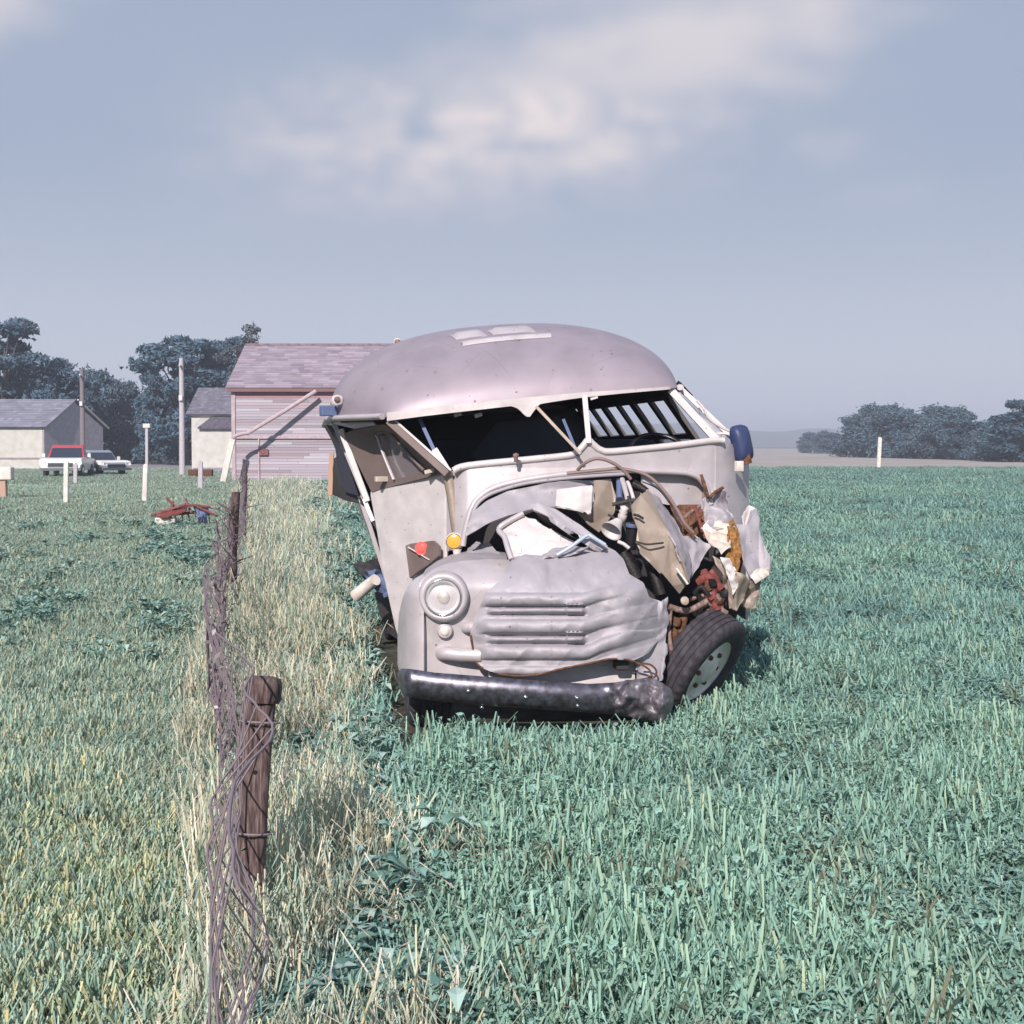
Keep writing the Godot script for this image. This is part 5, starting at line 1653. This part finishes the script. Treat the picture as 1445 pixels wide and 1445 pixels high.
# ------------------------------------------------------------------ everything
func _ready() -> void:
	rng.seed = 20
	crum.seed = 11
	crum.frequency = 0.02
	crum.fractal_octaves = 3
	# camera
	var cam := Camera3D.new()
	cam.name = "camera"
	cam.fov = rad_to_deg(2.0 * atan(722.5 / FPX))
	cam.near = 0.05
	cam.far = 6000.0
	cam.transform = Transform3D(cam_basis, Vector3(0, EYE, 0))
	add_child(cam)
	cam.current = true
	# sky, exposure, haze
	var we := WorldEnvironment.new()
	we.name = "world_environment"
	var env := Environment.new()
	env.background_mode = Environment.BG_SKY
	env.sky = Sky.new()
	env.sky.sky_material = make_sky()
	env.background_energy_multiplier = 1.0
	env.tonemap_mode = Environment.TONE_MAPPER_LINEAR
	env.tonemap_exposure = 1.25
	env.sdfgi_enabled = true
	env.ssao_enabled = true
	env.ssil_enabled = true
	env.fog_enabled = true
	env.fog_density = 0.0011
	env.fog_light_color = Color(0.86, 0.89, 0.96)
	we.environment = env
	add_child(we)
	# sun: behind the camera, a little to the left, high
	var sun := DirectionalLight3D.new()
	sun.name = "sun"
	sun.light_energy = 1.45
	sun.light_color = Color(1.0, 0.955, 0.925)
	sun.light_angular_distance = 0.6
	sun.shadow_enabled = true
	add_child(sun)
	var az := deg_to_rad(-13.0)
	var el := deg_to_rad(32.0)
	var from := Vector3(sin(az) * cos(el), sin(el), cos(az) * cos(el))
	sun.look_at_from_position(from * 50.0, Vector3.ZERO)
	make_materials()
	# setting
	struct("ground", ground_mesh(), M.soil)
	struct("stubble_field", flat_sheet([Vector3(PX(1010, 106), 0, -106), Vector3(90, 0, -103), Vector3(420, 0, -260), Vector3(420, 0, -700), Vector3(20, 0, -700), Vector3(PX(1010, 160), 0, -160)], 0.02), M.far_field)
	struct("gravel_yard", flat_sheet([at(150, 72), at(345, 66.5), at(350, 120), at(60, 130)], 0.02), M.gravel)
	var hs := Soup.new()
	var hg := []
	for k in 5:
		var row := []
		for j in 60:
			var x := lerpf(-300, 900, j / 59.0)
			var hgt: float = (22.0 + 5.0 * sin(x * 0.011 + 1.0) + 2.5 * sin(x * 0.043) + 0.8 * sin(x * 0.21)) * smoothstep(-300, 150, x) * [0.0, 0.7, 1.0, 0.9, 0.0][k]
			row.append(Vector3(x, hgt - 0.5, -1350 - k * 70.0))
		hg.append(row)
	hs.smooth_grid(hg)
	struct("hills", hs.mesh(), M.hill)
	build_bus()
	print("bus done")
	build_barn()
	build_house()
	build_shed()
	car("pickup_truck", "red and white truck facing the field beside the cream shed", at(97, 78), -PI / 2 + 0.12, M.car_white, M.car_red, M.car_white, 2.15, 1.72, 4.6, true)
	car("parked_car", "grey and white car parked next to the red truck", at(139, 82), -PI / 2 + 0.75, M.car_grey, M.car_grey, M.car_white, 1.8, 1.42, 4.4, false)
	utility_pole("tall pale utility pole beside the white farmhouse", 257, 80, 506, M.pole_wood, 0.17)
	utility_pole("brown utility pole in front of the dark trees", 117, 98, 522, M.pole_dark, 0.19)
	var grp := "posts of the farmyard"
	stake("fence_stake", "short white stake in the grass before the red truck", 92, 41.0, 94, 652, 0.13, M.stake, grp)
	stake("fence_stake", "short white stake in the grass below the thin grey pole", 203, 43.0, 206, 656, 0.14, M.stake, grp)
	stake("fence_stake", "grey lavender stake right behind the short white stake before the truck", 106, 62.0, 107, 655, 0.16, M.pole_wood, grp)
	stake("fence_stake", "pale grey stake in the grass in front of the farmhouse porch", 283, 55.0, 283, 652, 0.17, M.pole_wood, grp)
	stake("thin_pole", "thin grey pole with a white cap at the edge of the gravel yard", 207, 68.0, 208, 601, 0.13, M.pole_wood, grp, true)
	stake("brown_post", "brownish orange post with a pale top in front of the cream shed", 4, 45.0, 3, 668, 0.26, M.orange_wood, grp, true)
	stake("marker_post", "lone white marker post at the edge of the pale far field", 1239, 101.0, 1241, 618, 0.26, M.stake, "")
	build_implement()
	# trees
	var dark := Color(0.062, 0.118, 0.165)  # blue haze and colour cast are put into these leaf tints
	var mid := Color(0.078, 0.135, 0.175)
	tree_kinds = [
		leaf_mesh(1, 10.0, 3.4, 0.9, 7500, 0.34, 0.72, dark, 34) + [10.0],
		leaf_mesh(2, 10.0, 3.9, 0.7, 8000, 0.34, 0.8, mid, 38) + [10.0],
		leaf_mesh(3, 10.0, 3.3, 2.0, 6000, 0.30, 0.5, dark, 26) + [10.0],
		leaf_mesh(4, 10.0, 4.6, 0.6, 9000, 0.36, 0.8, mid, 42) + [10.0],
		leaf_mesh(5, 10.0, 2.2, 3.0, 1100, 0.22, 0.6, Color(0.11, 0.12, 0.14), 14) + [10.0],
	]
	# [px, distance, py of the top, kind, widening, label]
	var yard := [
		[8, 118, 448, 2, 1.15, "tall layered dark tree rising over the cream shed"],
		[-30, 122, 470, 0, 1.1, "dense dark tree at the far end of the cream shed"],
		[40, 126, 520, 1, 1.0, "round bushy tree behind the shed roof"],
		[88, 124, 508, 0, 1.05, "dense tree above the red truck"],
		[128, 130, 526, 1, 0.95, "bushy tree behind the brown utility pole"],
		[162, 134, 535, 3, 0.8, "low bushy tree between the two utility poles"],
		[192, 138, 580, 1, 1.0, "small bush at the gap in the trees behind the gravel yard"],
		[226, 128, 525, 0, 0.9, "dark tree left of the pale utility pole"],
		[262, 120, 473, 2, 1.25, "tall layered tree behind the pale utility pole"],
		[292, 124, 492, 0, 0.9, "dense tall tree behind the farmhouse roof"],
		[322, 126, 478, 2, 1.1, "open layered tree behind the barn corner"],
		[355, 100, 458, 4, 1.0, "thin sparse treetop showing above the barn roof"],
	]
	for i in yard.size():
		var a: Array = yard[i]
		tree("yard_tree", a[5], "tree", a[3], at(a[0], a[1]), EYE + (HORIZON - a[2]) / FPX * a[1], i * 1.7, "trees behind the farmyard", a[4])
	var hedge := [
		[1142, 300, 611, 1, 1.0, "low far bush at the foot of the blue hill"], [1168, 280, 610, 3, 1.0, "low far bush just beyond the end of the hedgerow"],
		[1205, 205, 590, 0, 1.15, "dark outermost tree at the far end of the hedgerow"], [1232, 198, 574, 1, 1.1, "bushy hedgerow tree rising behind the white marker post"],
		[1262, 190, 577, 3, 1.0, "broad hedgerow tree just past the white marker post"], [1290, 184, 582, 0, 1.2, "dark hedgerow tree with a lower rounded top"],
		[1318, 178, 575, 1, 1.1, "bushy hedgerow tree in the middle of the row, highest there"], [1345, 170, 580, 3, 1.0, "broad hedgerow tree sloping to the dip in the row"],
		[1372, 162, 592, 0, 1.2, "dark hedgerow tree before the dip in the row"], [1398, 155, 603, 1, 1.2, "low tree filling the dip of the hedgerow"],
		[1425, 148, 588, 3, 1.0, "broad tree rising after the dip of the hedgerow"], [1452, 140, 566, 0, 1.2, "tall dark tree closing the near end of the hedgerow"],
	]
	for i in hedge.size():
		var a: Array = hedge[i]
		tree("hedgerow_tree", a[5], "tree", a[3], at(a[0], a[1]), EYE + (HORIZON - a[2]) / FPX * a[1], i * 2.3, "trees along the far field", a[4] * 1.5)
	print("trees done")
	build_fence()
	build_grass()
